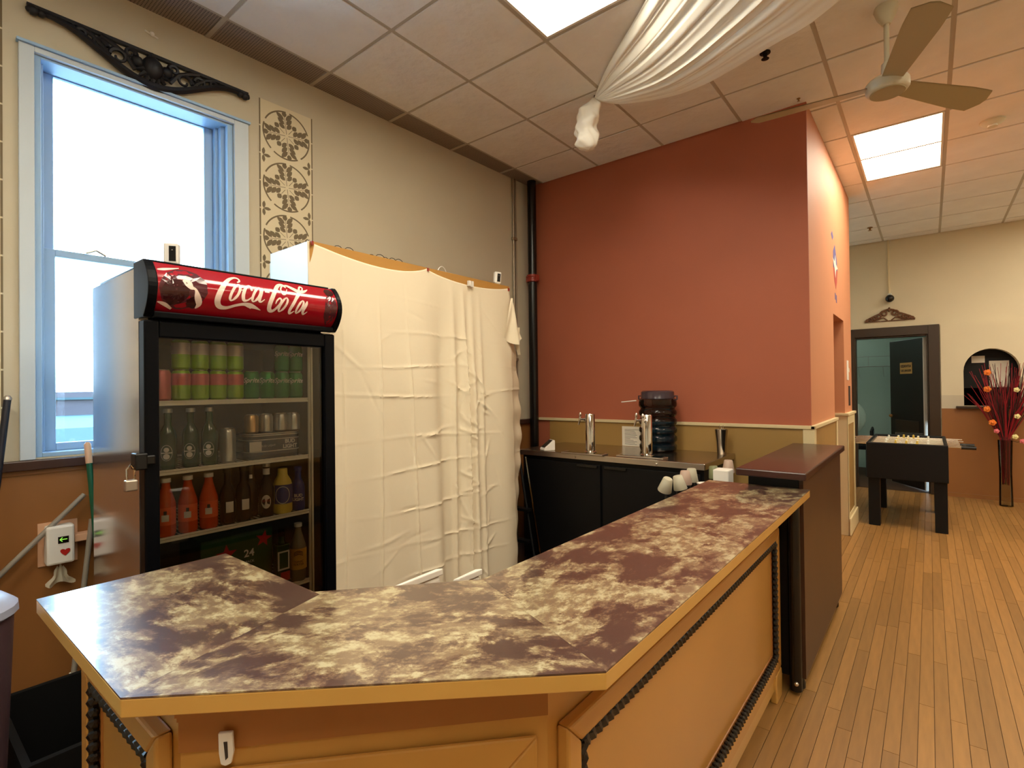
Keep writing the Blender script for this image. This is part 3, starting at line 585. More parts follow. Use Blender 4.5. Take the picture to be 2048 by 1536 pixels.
# water jug
jx, jy = 1.165, 2.145
t = thing('water_jug', (jx, jy, KZ), 'large ribbed smoky blue water jug with a carry handle on the cooler', 'water jug')
JS = Matrix.Translation((jx, jy, KZ)) @ Matrix.Diagonal((1.25, 1.15, 1.09, 1)) @ Matrix.Translation((-jx, -jy, -KZ))
pf = [(.08, .0), (.112, .006), (.118, .03)]
for k in range(5): z = .045+k*.062; pf += [(.118, z), (.108, z+.012), (.108, z+.022), (.118, z+.034), (.120, z+.045)]
pf += [(.118, .375), (.10, .39), (.10, .40)]
obj('jug_body', MB(JS).lathe(pf, (jx, jy, KZ), 28), M('jug plastic'), t, smooth=True)
mat('jug dark', (74, 62, 70), .2); mat('water', (40, 78, 96), .15)  # the blue imitates a reflection in the jug
obj('jug_lid', MB(JS).lathe([(.001, .441), (.092, .441), (.104, .432), (.106, .385), (.108, .38), (.1, .378), (.098, .40)], (jx, jy, KZ), 28), M('jug dark'), t, smooth=True)
obj('water', MB(JS).lathe([(.001, .012), (.106, .014), (.106, .218), (.001, .22)], (jx, jy, KZ), 24), M('water'), t, smooth=True)  # blue reflection band in the jug put in as a coloured fill
m = MB(JS).tube([(jx-.108, jy, KZ+.40), (jx-.128, jy, KZ+.402), (jx-.128, jy, KZ+.378), (jx-.108, jy, KZ+.37)], .006, 8); obj('handle', m, M('jug dark'), t, smooth=True); m = MB(JS); m.tube([(jx+.108, jy, KZ+.40), (jx+.128, jy, KZ+.402), (jx+.128, jy, KZ+.378), (jx+.108, jy, KZ+.37)], .006, 8); obj('handle', m, M('jug dark'), t, smooth=True)
m = MB(JS).tube([(jx-.225, jy-.06, KZ+.357), (jx-.125, jy-.05, KZ+.368)], .004, 8); obj('straw', m, M('white plastic'), t, smooth=True)
# shaker
t = thing('cocktail_shaker', (1.64, 2.20, KZ), 'tall brushed steel shaker cup near the right end of the steel top', 'shaker')
obj('cup', MB().lathe([(.030, 0), (.032, .004), (.036, .09), (.047, .18), (.049, .186), (.044, .186), (.034, .09), (.028, .01), (.001, .01)], (1.64, 2.20, KZ), 24), M('steel'), t, smooth=True)
m = MB(); [m.tube([(1.64+.01*i, 2.20, KZ+.02), (1.64+.012*i, 2.20+.006*i, KZ+.205+.01*(i % 2))], .002, 6) for i in (-1, 0, 1)]; obj('bar_tools', m, M('chrome'), t)
# bottles with upturned cups behind the bar
mat('cup plastic', (226, 220, 196), .35, trans=.35); mat('bottle dark', (18, 20, 26), .12); mat('cup pink', (214, 186, 168), .4, trans=.25)
def bottle_prof(h, r, rn): return [(r*.9, 0), (r, .008), (r, h*.55), (r*.85, h*.66), (rn, h*.78), (rn, h-.006), (rn*1.15, h-.005), (rn*1.15, h), (.001, h)]
def cupset(x, y, zc, label, m_='cup plastic', tilt=(0, 0), sc_=.85):
    hb = zc-.611-.01
    t = thing('liquor_bottle', (x, y, .611), 'dark liquor bottle under the '+' '.join(label.split(' behind')[0].split(',')[0].split()[:9]), 'bottle'); obj('glass', MB().lathe(bottle_prof(hb, .032, .012), (x, y, .611), 16), M('bottle dark'), t, smooth=True)
    R = Matrix.Translation((x, y, zc)) @ Matrix.Rotation(tilt[0], 4, 'X') @ Matrix.Rotation(tilt[1], 4, 'Y')
    c = MB(R).lathe([(.041*sc_, -.052), (.043*sc_, -.048), (.029*sc_, .020), (.025*sc_, .024), (.001, .024)], (0, 0, 0), 20)
    o = obj('plastic_cup', c, M(m_), org=(x, y, zc-.055), smooth=True); tag(o, label, 'cup', None)
cupset(1.785, .80, .975, 'leftmost upturned frosted cup behind the bar, tilted left', 'cup plastic', (.15, .35))
cupset(1.80, .92, .972, 'second upturned frosted cup from the left behind the bar', 'cup plastic', (.1, -.2))
cupset(1.80, 1.02, .985, 'pinkish upturned cup, third in the row behind the bar', 'cup pink')
cupset(1.80, 1.12, .985, 'rightmost upturned cup of the row of four behind the bar', 'cup plastic')
mat('cup green', (150, 156, 116), .4, trans=.25)
cupset(1.815, 1.46, .958, 'greenish cup standing by the white napkin box at the bar end', 'cup green', (0, -.15))
cupset(1.90, 1.47, 1.00, 'pale cup above the white napkin box beside the raised counter', 'cup pink')
t = tag(obj('napkin_box', MB().box(1.86, 1.95, 1.30, 1.40, .611, .985), M('white plastic'), org=(1.9, 1.35, .611), bevel=.006), 'bright white napkin box wedged against the raised counter', 'box')
t = tag(obj('white_bowl', MB().lathe([(.02, 0), (.03, .004), (.046, .035), (.042, .035), (.028, .01), (.001, .01)], (1.84, 1.22, .88), 16), M('white plastic'), org=(1.84, 1.22, .88), smooth=True), 'small white bowl behind the bar right of the cups', 'bowl')
t = thing('shelf_riser', (1.84, 1.22, .611), 'dark stand under the small white bowl', 'stand'); obj('riser', MB().box(1.80, 1.88, 1.18, 1.26, .611, .8795), M('black matte'), t)
t = thing('liquor_bottle', (1.90, .36, .611), 'dark bottle whose white cap peeks over the inner bar edge', 'bottle'); obj('cap', MB().lathe([(.014, 0), (.014, .02), (.001, .022)], (1.90, .36, .925), 12), M('white plastic'), t); obj('glass', MB().lathe(bottle_prof(.313, .032, .012), (1.90, .36, .611), 16), M('bottle dark'), t, smooth=True)
# step ladder leaning beside the sheet
t = thing('step_ladder', (.33, 1.5, 0), 'folded dark step ladder standing between the sheet and the cooler', 'ladder')
for k, (x, m_) in enumerate(((.40, 'grey stick'), (.44, 'black satin'))):
    obj('rail', MB().tube([(x+.04, 1.48+.03*k, 0), (x-.14, 1.50+.03*k, .92)], .011, 6), M('dark chrome' if k else 'black satin'), t)
obj('rail', MB().tube([(.16, 1.48, 0), (.05, 1.5, .92)], .011, 6), M('black satin'), t)
for z in (.25, .5): obj('step', MB().box(.12, .38, 1.44, 1.50, z, z+.02), M('black satin'), t)
# ------------------------------------------------------------------ covered cabinet
CX, CY0, CY1, CZ = .406, -.404, 1.212, 2.242
t = thing('cabinet', (.2, .4, 0), 'tall cabinet with golden wood top edge hidden behind a white sheet', 'cabinet')
obj('side_panel', MB().box(.0, CX-.02, CY0, CY0+.018, 0, CZ), M('cabinet side'), t); obj('side_panel', MB().box(.0, CX-.02, CY1-.018, CY1, 0, CZ), M('cabinet wood'), t)
obj('top_rail', MB().box(CX-.02, CX, CY0, CY1, CZ-.12, CZ), M('cabinet wood'), t); obj('back_panel', MB().box(-.01, .0, CY0, CY1, 0, CZ-.05), M('cabinet wood'), t); obj('top_panel', MB().box(.0, CX-.02, CY0+.018, CY1-.018, CZ-.1, CZ-.08), M('cabinet wood'), t)
rr = random.Random(9)
m = MB()
for y in (-.20, -.13, .02, .08, .12, .17, .22): r = rr.uniform(.025, .04); m.tube([(CX-.06, y+cos(a)*r, CZ-.005+sin(a)*r) for a in [i*pi/10*rr.uniform(.8, 1) for i in range(11)]], .002, 5)
tag(obj('hanger_hooks', m, M('ink'), org=(CX-.06, 0, CZ-.08)), 'thin wire hanger hooks sticking up above the cabinet top', 'hanger', kind='stuff')
m = MB().tube([(CX-.05, .53+.05*(1-cos(a))*.8, CZ-.01+.055*sin(a)) for a in [i*pi/10 for i in range(11)]], .003, 6); tag(obj('cable_loop', m, M('white plastic'), org=(CX-.05, .55, CZ-.02)), 'white cable loop above the middle of the cabinet top', 'cable')
def seccam(x, y, z, label, rz=0, tilt=0):
    t = thing('security_camera', (x, y, z), label, 'camera'); R = Matrix.Translation((x, y, z)) @ Matrix.Rotation(rz, 4, 'Z') @ Matrix.Rotation(tilt, 4, 'X')
    obj('case', MB(R).box(-.018, .018, -.026, .026, .012, .095), M('white plastic'), t, bevel=.006); obj('face', MB(R).box(.0182, .0195, -.006, .018, .022, .082), M('black gloss'), t)
    obj('stand', MB(R).lathe([(.024, 0), (.024, .005), (.006, .007), (.006, .014)], (0, 0, 0), 14), M('white plastic'), t, smooth=True); obj('lens', MB(R).ball((.0195, .006, .065), .004, 8), M('chrome'), t)
seccam(CX-.03, 1.105, CZ, 'white security camera with black face on the right end of the cabinet', -.5, -.08)
# sheet
EDGE = [(2.25, 1.205), (2.1, 1.225), (1.93, 1.255), (1.77, 1.307), (1.45, 1.38), (1.15, 1.422), (.95, 1.40), (.8, 1.363), (.4, 1.29), (.14, 1.245), (-.1, 1.24)]
def er(z):
    for (za, ya), (zb, yb) in zip(EDGE, EDGE[1:]):
        if z >= zb: t = (z-zb)/(za-zb); return yb+(ya-yb)*t
    return EDGE[-1][1]
def topz(y):
    if y < .392: u = (y+.41)/.802; return CZ-.002-.075*(4*u*(1-u))**.8*(.55+.45*u) if 0 < u < 1 else CZ
    u = (y-.392)/.815; return CZ-.012-.045*(4*u*(1-u))**.8 if 0 < u < 1 else CZ-.012
def ridge(d, w_): return math.exp(-(d/w_)**2)
rs = random.Random(21)
KN = [(rs.uniform(-.3, 1.1), rs.uniform(.2, 2.0), rs.uniform(0, pi), rs.uniform(.06, .16), rs.uniform(-.005, .006)) for _ in range(46)]
KN += [(rs.uniform(.62, .92), rs.uniform(.2, 1.75), rs.uniform(.3, 1.3)*rs.choice((-1, 1)), rs.uniform(.04, .10), rs.uniform(.004, .009)) for _ in range(40)]
def sheet(u, v):
    y0 = -.415; zt_ = 2.2-2.13*v
    y = y0+(er(zt_)-y0)*u; z = topz(min(max(y, -.41), 1.2))*(1-v)+.07*v
    k = min(1, v*3)
    x = CX+.006+.016*k+.014*k*sin(y*7+.6)+.010*k*sin(y*17+1+z)+.02*v
    x += k*(.016*ridge(y-.60, .02)+.020*ridge(y-.70-.03*v, .014)+.012*ridge(y-.785, .02)-.016*ridge(y-.655, .03)-.02*ridge(y-.745, .02)+.012*ridge(y-.86, .018)-.014*ridge(y-.5, .05)+.03*ridge(y-.42, .09)*v)
    x += k*(.006*ridge(y+.03-.02*z, .006)+.006*ridge(y-.2-.04*(2-z), .007)+.005*ridge(y+.22, .005))
    for zz in (2.02, 1.80, 1.62, 1.45, 1.18, 1.0, .78, .55, .36): x += k*.0055*ridge(z-zz+.02*sin(y*3+zz*9), .0055)*(.6+.4*sin(y*5+zz*31))
    for cy, cz, a, l, h_ in KN:
        dy, dz = y-cy, z-cz
        if abs(dy) < .2 and abs(dz) < .2:
            p_ = dy*cos(a)+dz*sin(a); q_ = -dy*sin(a)+dz*cos(a); x += k*h_*ridge(p_, l)*ridge(q_, .008)
    x += max(0, y-1.2)*-.35*(1 if y > 1.2 else 0)+.01*max(0, y-1.1)*sin(z*30)*8*.3
    if y < -.33: x -= (-.33-y)*.1
    x = CX+.006+(x-CX-.006)*1.25
    return (x, y, z)
sh = obj('white_sheet', MB().grid(sheet, 230, 230), M('sheet'), org=(CX, .4, .1), smooth=True); tag(sh, 'creased white bed sheet hung over the front of the cabinet', 'sheet')
so = sh.modifiers.new('thick', 'SOLIDIFY'); so.thickness = .0012
def flap(u, v):
    z = 2.15-.30*v-.05*sin(u*pi)*v; y = er(z)-.02-.15*v*(1-u)+.012*u; return (CX+.028+.012*sin(u*pi)+.05*v*u+.018*sin(u*9+v*3)*v, y, z)
def flap2(u, v):
    z = 1.93-.20*v; y = er(z)-.03-.05*(1-v)*(1-u)+.015*u; return (CX+.03+.035*(1-v)*u+.012*sin(u*8+v*5), y, z)
obj('folded_flap', MB().grid(flap, 14, 20), M('sheet'), sh, smooth=True); obj('folded_flap', MB().grid(flap2, 12, 14), M('sheet'), sh, smooth=True)
m = MB()
for y, z in ((-.395, CZ-.01), (.392, CZ-.012), (1.195, CZ-.025)): m.box(CX+.001, CX+.014, y-.006, y+.006, z-.012, z+.008)
obj('binder_clip', m, M('pipe red'), sh); obj('peg', MB().box(CX+.012, CX+.03, .745, .765, CZ-.065, CZ-.03).box(CX+.012, CX+.03, .775, .79, CZ-.07, CZ-.03), M('white plastic'), sh)
# ------------------------------------------------------------------ fridge
FX, Y0, Y1 = .650, -1.194, -.420
fr = thing('display_fridge', (.3, -.8, 0), 'tall glass-door drinks fridge with a curved red sign, black front and pale sides', 'fridge')
sm = MB(); sm.box(-.02, FX-.06, Y0, Y0+.03, .06, 1.94); obj('side_wall', sm, M('fridge side'), fr)
obj('side_wall', MB().box(-.02, FX-.06, Y1-.03, Y1, .06, 1.94), M('fridge side'), fr)
obj('back_wall', MB().box(-.02, .02, Y0+.03, Y1-.03, .06, 1.94), M('fridge inside'), fr); obj('top_panel', MB().box(-.02, FX-.06, Y0+.03, Y1-.03, 1.74, 1.94), M('black satin'), fr); obj('base', MB().box(-.02, FX-.02, Y0+.01, Y1-.01, .0, .20), M('black satin'), fr)
li = MB(); li.box(.021, FX-.061, Y0+.0305, Y0+.045, .2, 1.72); li.box(.021, FX-.061, Y1-.045, Y1-.0305, .2, 1.72); li.box(.021, FX-.061, Y0+.045, Y1-.045, 1.70, 1.739); obj('liner', li, M('fridge inside'), fr)
# door frame
DT, DB = 1.742, .21; a0, a1 = Y0+.0, Y1-.0; f0, f1 = FX-.058, FX
dm = MB(); dm.box(f0, f1, a0, a0+.048, DB, DT); dm.box(f0, f1, a1-.052, a1, DB, DT); dm.box(f0, f1, a0+.048, a1-.052, DT-.062, DT); dm.box(f0, f1, a0+.048, a1-.052, DB, DB+.10)
dr = obj('glass_door', dm, M('fridge black'), fr, bevel=.006)
obj('pane', MB().box(FX-.024, FX-.019, a0+.048, a1-.052, DB+.10, DT-.062), M('fridge glass'), dr)
gk = MB(); gk.box(f0-.004, f0+.004, a0+.049, a0+.056, DB+.1, DT-.063); gk.box(f0-.004, f0+.004, a1-.092, a1-.084, DB+.1, DT-.063); obj('gasket', gk, M('shelf wire'), dr)
hm = MB(); hm.box(FX-.02, FX+.004, Y1-.075, Y1-.006, 1.744, 1.750); hm.cyl((FX-.004, Y1-.018, 1.742), (FX-.004, Y1-.018, 1.758), .008, n=10); obj('hinge', hm, M('chrome'), fr)
hd = MB(); hd.box(FX-.03, FX+.022, Y0-.035, Y0+.004, 1.20, 1.26); hd.box(FX+.0, FX+.016, Y0-.01, Y0+.03, 1.215, 1.25); obj('lock_hasp', hd, M('black gloss'), fr, bevel=.005)
pl = thing('padlock', (FX, Y0-.045, 1.14), 'small brass and steel padlock hanging from the fridge door hasp', 'padlock')
obj('lock_body', MB().box(FX-.012, FX+.014, Y0-.062, Y0-.024, 1.128, 1.168), M('steel edge'), pl, bevel=.005)
obj('shackle', MB().tube([(FX, Y0-.054, 1.165), (FX, Y0-.054, 1.205), (FX, Y0-.043, 1.222), (FX, Y0-.032, 1.205), (FX, Y0-.032, 1.165)], .0035, 8), M('chrome'), pl, smooth=True)
# header: curved sign
def hx(v): return FX-.01+.065*sin(pi*min(max(v*.96+.02, 0), 1))**.8
HZ0, HZ1 = 1.752, 1.962
def hsurf(u, v, o=0): return (hx(v)+o, Y0+.028+(Y1-Y0-.046)*u, HZ1-.006-(HZ1-HZ0-.03)*v)
prof = [(FX-.10, HZ0)]+[(hx(1-i/14)+.006, HZ0+(HZ1-HZ0)*i/14) for i in range(15)]+[(FX-.10, HZ1)]
hb = obj('sign_housing', MB().prism(prof, Y0-.004, Y0+.026, lambda a, b, h: (a, h, b)).prism(prof, Y1-.018, Y1+.004, lambda a, b, h: (a, h, b)).box(-.02, FX-.02, Y0+.026, Y1-.018, 1.941, HZ1+.006).box(FX-.1, FX-.015, Y0+.026, Y1-.018, HZ0, 1.9), M('fridge black'), fr, bevel=.003)
sg = obj('sign_panel', MB().grid(lambda u, v: hsurf(u, v), 24, 16), M('header red'), fr, smooth=True)
obj('sign_lower_lip', MB().box(FX-.012, FX+.018, Y0+.026, Y1-.018, HZ0-.002, HZ0+.022), M('fridge black'), fr, bevel=.004)
def hf(x, y, o=.0012):
    u = (x-195)/1685; yt = 205+u*225; yb = 680+u*120; v = (y-yt)/(yb-yt); return hsurf(min(max(u, .002), .998), min(max(v, .01), .99), o)
def blob(mb, cx, cy, rx, ry, o, n=28, wob=.0, seed=0):
    rr = random.Random(seed); P = [(cx+rx*(1+wob*rr.uniform(-1, 1))*cos(2*pi*i/n), cy+ry*(1+wob*rr.uniform(-1, 1))*sin(2*pi*i/n)) for i in range(n)]
    rings = [(1, P)]; V = [hf(cx, cy, o)]
    for k in (.33, .66, 1): V += [hf(cx+(a-cx)*k, cy+(b-cy)*k, o) for a, b in P]
    F = [(0, 1+i, 1+(i+1) % n) for i in range(n)]
    for q in range(2): F += [(1+q*n+i, 1+(q+1)*n+i, 1+(q+1)*n+(i+1) % n, 1+q*n+(i+1) % n) for i in range(n)]
    mb.add(V, F)
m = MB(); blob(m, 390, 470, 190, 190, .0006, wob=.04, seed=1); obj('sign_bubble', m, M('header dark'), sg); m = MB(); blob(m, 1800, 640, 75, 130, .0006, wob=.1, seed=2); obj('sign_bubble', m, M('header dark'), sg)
for q in ((330, 500, 105, 120, .12, 3), (1815, 470, 55, 40, .1, 5), (480, 600, 60, 50, .2, 6)): m = MB(); blob(m, *q[:4], .0009, wob=q[4], seed=q[5]); obj('sign_blotch', m, M('header blotch'), sg)  # dark blotches printed in the sign artwork
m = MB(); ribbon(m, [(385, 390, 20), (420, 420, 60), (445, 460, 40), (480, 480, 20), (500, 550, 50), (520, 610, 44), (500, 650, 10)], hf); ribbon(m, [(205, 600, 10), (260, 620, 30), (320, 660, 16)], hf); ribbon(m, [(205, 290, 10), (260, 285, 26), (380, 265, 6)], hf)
obj('sign_splash', m, M('header white'), sg)  # white print of the splash in the sign artwork
m = MB()
F2 = lambda x, y: hf(x, y, .0018)
def ell(cx, cy, a, b, w0, w1, sl=.45):
    pts = []
    for i in range(17):
        t_ = 2*pi*i/16; x = b*cos(t_); y = a*sin(t_); wd = w0 if abs(cos(t_)) > .5 else w1; pts.append((cx+x-y*sl, cy+y, wd))
    ribbon(m, pts, F2, 3)
for st_ in ([(846, 388, 12), (872, 372, 16), (866, 345, 16), (830, 338, 18), (775, 362, 30), (720, 420, 42), (678, 500, 50), (664, 575, 50), (690, 625, 40), (750, 637, 28), (830, 612, 24), (900, 600, 28), (955, 612, 44), (1005, 628, 26), (1062, 652, 4)],
            [(945, 612, 30), (968, 640, 8)],
            [(855, 470, 8), (885, 462, 8), (915, 450, 8)],
            [(968, 470, 22), (955, 425, 20), (915, 440, 26), (885, 505, 32), (890, 560, 28), (925, 562, 16), (970, 525, 10)],
            [(1072, 440, 10), (1060, 470, 30), (1035, 550, 30), (1050, 575, 16), (1085, 550, 6)],
            [(1092, 470, 20), (1112, 472, 22), (1138, 475, 20)],
            [(1330, 440, 6), (1300, 490, 14), (1270, 490, 16), (1262, 445, 14), (1295, 405, 16), (1325, 425, 12)],
            [(1330, 412, 12), (1290, 392, 22), (1235, 415, 34), (1180, 490, 40), (1142, 580, 42), (1142, 640, 38), (1178, 656, 26), (1225, 610, 22), (1250, 560, 18), (1235, 535, 16), (1205, 560, 14), (1195, 590, 8)],
            [(1310, 400, 8), (1350, 405, 24), (1400, 435, 34), (1450, 462, 38), (1510, 462, 26), (1565, 440, 6)],
            [(1400, 560, 8), (1450, 500, 10), (1500, 445, 14), (1512, 418, 14), (1485, 415, 16), (1440, 480, 26), (1385, 570, 32), (1348, 645, 30), (1358, 676, 20), (1395, 655, 8)],
            [(1525, 560, 10), (1515, 590, 30), (1488, 650, 30), (1500, 682, 16), (1535, 660, 6)]): ribbon(m, st_, F2)
ell(815, 490, 78, 32, 24, 16); ell(1010, 505, 68, 30, 24, 14); ell(1275, 595, 64, 28, 22, 14); ell(1450, 615, 58, 24, 22, 14)
obj('sign_lettering', m, M('header white'), sg)
# shelves
def shelf(z, name='wire_shelf'):
    s = MB(); xf = FX-.075
    s.box(xf, xf+.008, Y0+.046, Y1-.10, z-.018, z-.008); s.box(xf, xf+.008, Y0+.046, Y1-.10, z-.005, z+.001); s.box(xf-.004, xf, Y0+.046, Y1-.10, z-.018, z+.0)
    n = 26
    for i in range(n+1): y = Y0+.05+(Y1-Y0-.155)*i/n; s.box(.03, xf-.004, y-.0012, y+.0012, z-.006, z-.003)
    s.box(.03, .036, Y0+.046, Y1-.10, z-.008, z-.002)
    return obj(name, s, M('shelf wire'), fr)
SZ = [1.443, 1.177, .921, .598]
for z in SZ: shelf(z)
obj('shelf_post', MB().box(FX-.075, FX-.066, Y1-.099, Y1-.088, .25, 1.69), M('shelf wire'), fr)
# things in the fridge
mat('can green', (30, 132, 50), .25, metal=.3); mat('can lime', (150, 196, 50), .3, metal=.3); mat('can pink', (222, 120, 118), .3, metal=.3); mat('can white', (216, 206, 196), .3, metal=.3); mat('can top', (200, 200, 200), .25, metal=1); mat('label white', (226, 222, 210), .5); mat('label orange', (238, 92, 46), .5); mat('orange soda', (206, 66, 24), .12)
mat('bottle green', (24, 60, 26), .1); mat('bottle brown', (26, 16, 12), .1); mat('gold', (196, 160, 80), .3, metal=.8); mat('label blue', (24, 46, 130), .4); mat('label yellow', (226, 200, 90), .4); mat('star red', (180, 26, 30), .4); mat('carton green', (18, 70, 30), .45); mat('label tonic', (226, 170, 66), .5); mat('cola clear', (170, 160, 130), .08, trans=.5); mat('label red', (190, 36, 30), .4); mat('wrap dark', (52, 54, 58), .18); mat('can silver', (196, 196, 190), .28, metal=.8); mat('can gold', (214, 176, 120), .28, metal=.8)
VA = -.48   # bearing of the viewer
def arc(mb, x, y, r, z0, z1, a0, a1, n=10, o=.0004): return mb.grid(lambda u, v: (x+(r+o)*cos(VA+a0+(a1-a0)*u), y+(r+o)*sin(VA+a0+(a1-a0)*u), z0+(z1-z0)*v), n, 1)
def can(z, y, x, kind, label, group=None, script=None, r=.033, h=.122, mt=None):
    t = thing('drink_can', (x, y, z), label, 'can', group)
    body = {'lime': ('can lime', 'can white'), 'pinklime': ('can lime', 'can pink'), 'pink': ('can pink', 'can pink'), 'green': ('can green', 'can green'), 'silver': ('can silver', 'can silver'), 'gold': ('can gold', 'can gold')}[kind]
    b = obj('can_body', MB().lathe([(r*.78, 0), (r, .008), (r, h-.014), (r*.82, h-.003)], (x, y, z), 18), M(body[0]), t, smooth=True)
    obj('can_lid', MB().lathe([(r*.83, h-.003), (r*.84, h), (r*.78, h), (r*.76, h-.004), (.001, h-.004)], (x, y, z), 18), M('can top'), t, smooth=True)
    if body[0] != body[1]: obj('upper_band', MB().lathe([(r+.0004, h*.5), (r+.0004, h-.015)], (x, y, z), 18), M(body[1]), t, smooth=True)
    if script:
        m = MB(); put_text(m, script, .030, lambda a, b: (x+(r+.0008)*cos(VA+a/r), y+(r+.0008)*sin(VA+a/r), z+h*.66+b), shear=.35, bold=.0006); obj('can_script', m, M('label white'), t)
    return t
z = SZ[0]; xs = .535
can(z, -1.105, xs, 'pink', 'pinkish drink can at the far left of the top fridge shelf')
gl_ = 'lime cans on the top fridge shelf'; gg = 'green cans lettered in white on the top fridge shelf'
P_ = can(z, -1.036, xs, 'pinklime', 'second can from left in the lower row of the top fridge shelf', gl_)
for y, q in ((-.967, 'third'), (-.898, 'fourth'), (-.829, 'fifth')): dup(P_, (xs, y, z), q+' can from left in the lower row of the top fridge shelf')
Q_ = can(z, -.760+.0, xs, 'green', 'leftmost of the green white-script cans in the lower row', gg, 'Sprite')
for y, q in ((-.691, 'second'), (-.622, 'third'), (-.556, 'rightmost')): dup(Q_, (xs, y, z), q+' of the green white-script cans in the lower row')
P2 = can(z+.1225, -1.036, xs, 'lime', 'leftmost of the four lime cans stacked in the upper row of the fridge', 'upper row of lime cans in the fridge')
for y, q in ((-.967, 'second'), (-.898, 'third'), (-.829, 'rightmost')): dup(P2, (xs, y, z+.1225), q+' of the four lime cans stacked in the upper row of the fridge')
Q2 = can(z+.1225, -.622, xs, 'green', 'green can stacked in the upper row at the right of the top fridge shelf', 'upper row of green cans in the fridge', 'Sprite'); dup(Q2, (xs, -.556, z+.1225), 'rightmost green can of the upper row in the fridge')
def bottle(z, y, x, h, r, gm, label, group=None, rn=.013, cap='can top', lab=None, name='bottle', cat='bottle', capr=1.25, prof=None):
    t = thing(name, (x, y, z), label, cat, group)
    obj('glass', MB().lathe(prof or bottle_prof(h-.012, r, rn), (x, y, z), 18), M(gm), t, smooth=True)
    obj('cap', MB().lathe([(rn*capr, h-.016), (rn*capr, h), (.001, h+.001)], (x, y, z), 14), M(cap), t, smooth=True)
    if lab:
        for mname, z0, z1, a0, a1, o in lab: obj('label', arc(MB(), x, y, r, z+z0, z+z1, a0, a1, 10, o), M(mname), t, smooth=True)
    return t
z = SZ[1]
def heine(t, x, y, z, r=.031):
    m = MB()
    f = lambda a, b: (x+(r+.0011)*cos(VA+a/r), y+(r+.0011)*sin(VA+a/r), z+.065+b)
    ribbon(m, [(.019*cos(a), .03*sin(a), .0014) for a in [i*2*pi/20 for i in range(21)]], f, 1)
    ribbon(m, [(-.019, 0, .004), (.019, 0, .004)], f, 4)
    for cz_, rr_ in ((.012, .009), (-.014, .011)): m.add([f(0, cz_)]+[f(rr_*cos(i*pi/6), cz_+rr_*sin(i*pi/6)) for i in range(12)], [(0, i+1, (i+1) % 12+1) for i in range(12)])
    obj('oval_label', m, M('label white'), t)
hb_ = bottle(z, -1.085, .54, .235, .031, 'bottle green', 'leftmost of the three dark green beer bottles on the second fridge shelf', 'green beer bottles on the second fridge shelf', cap='can silver'); heine(hb_, .54, -1.085, z)
dup(hb_, (.54, -1.005, z), 'middle one of the three dark green beer bottles on the second fridge shelf'); dup(hb_, (.54, -.935, z), 'dark green beer bottle next to the single silver can')
can(z, -.865, .545, 'silver', 'single silver tall can beside the green beer bottles', None, None, .031, .145)
# shrink wrapped pack with cans on top
t = thing('can_pack', (.47, -.65, z), 'dark shrink-wrapped pack of beer cans with silver lettering on the second fridge shelf', 'can pack')
xa, xb, ya, yb = .38, .56, -.785, -.545
def rrect(o, n=4):
    P = []; r_ = .032
    for cx_, cy_, s_ in ((xb-r_, yb-r_, 0), (xa+r_, yb-r_, 1), (xa+r_, ya+r_, 2), (xb-r_, ya+r_, 3)):
        for i in range(n+1): a = (s_+i/n)*pi/2; P.append((cx_+(r_+o)*cos(a), cy_+(r_+o)*sin(a)))
    return P
obj('wrapped_cans', MB().prism(rrect(0), z, z+.112), M('wrap dark'), t, smooth=True)
m = MB(); [m.prism(rrect(.002), z+q, z+q+.004) for q in (.03, .082, .1, .108)]; obj('wrap_fold', m, M('can silver'), t)
obj('label_band', MB().prism(rrect(.0012), z+.034, z+.08), M('label blue'), t) if False else None
m = MB(); put_text(m, 'BUD\nLIGHT', .024, lambda a, b: (xb+.0025, -.60+a, z+.058+b), bold=.0008); put_text(m, 'BUD LIGHT', .013, lambda a, b: (xb+.0025, -.70+a, z+.056+b)); obj('pack_lettering', m, M('label white'), t)
obj('paper_label', MB().box(xb+.0005, xb+.002, -.782, -.73, z+.035, z+.078), M('label white'), t)
for i, y in enumerate((-.755, -.690, -.622, -.562)): can(z+.1125, y, .52, 'gold' if i == 0 else 'silver', ['gold can standing on the left end of the shrink-wrapped pack', 'silver can, second on top of the shrink-wrapped pack', 'silver can, third on top of the shrink-wrapped pack', 'silver can on the right end of the shrink-wrapped pack'][i], 'cans on top of the wrapped pack', None, .030, .085)
z = SZ[2]
pfo = [(.030, 0), (.034, .01), (.034, .115), (.032, .13), (.016, .185), (.014, .2), (.014, .205)]
ob = bottle(z, -1.095, .545, .222, .034, 'orange soda', 'leftmost of the three orange soda bottles in the fridge', 'orange soda bottles on the third fridge shelf', rn=.014, cap='label white', lab=[('label orange', .045, .112, -1.4, 1.4, .0005), ('label white', .06, .085, -.25, .45, .001), ('ink', .085, .1, -.05, .25, .0012)], name='soda_bottle', prof=pfo)
dup(ob, (.545, -1.018, z), 'middle one of the three orange soda bottles in the fridge'); dup(ob, (.545, -.941, z), 'orange soda bottle next to the dark beer bottles')
db = bottle(z, -.868, .545, .23, .030, 'bottle brown', 'dark beer bottle with a square pale label right beside the orange sodas', 'dark beer bottles on the third fridge shelf', cap='black gloss', lab=[('label white', .05, .095, -.1, .9, .0006)])
dup(db, (.545, -.803, z), 'dark beer bottle with a square pale label, second after the orange sodas')
bottle(z, -.745, .49, .23, .030, 'bottle brown', 'dark beer bottle set back on the third fridge shelf', None, cap='black gloss', lab=[('label white', .165, .185, -.5, .5, -.016)])
t = bottle(z, -.735+.03, .55, .235, .031, 'bottle brown', 'beer bottle with a white oval label and pale neck on the third fridge shelf', None, cap='can silver')
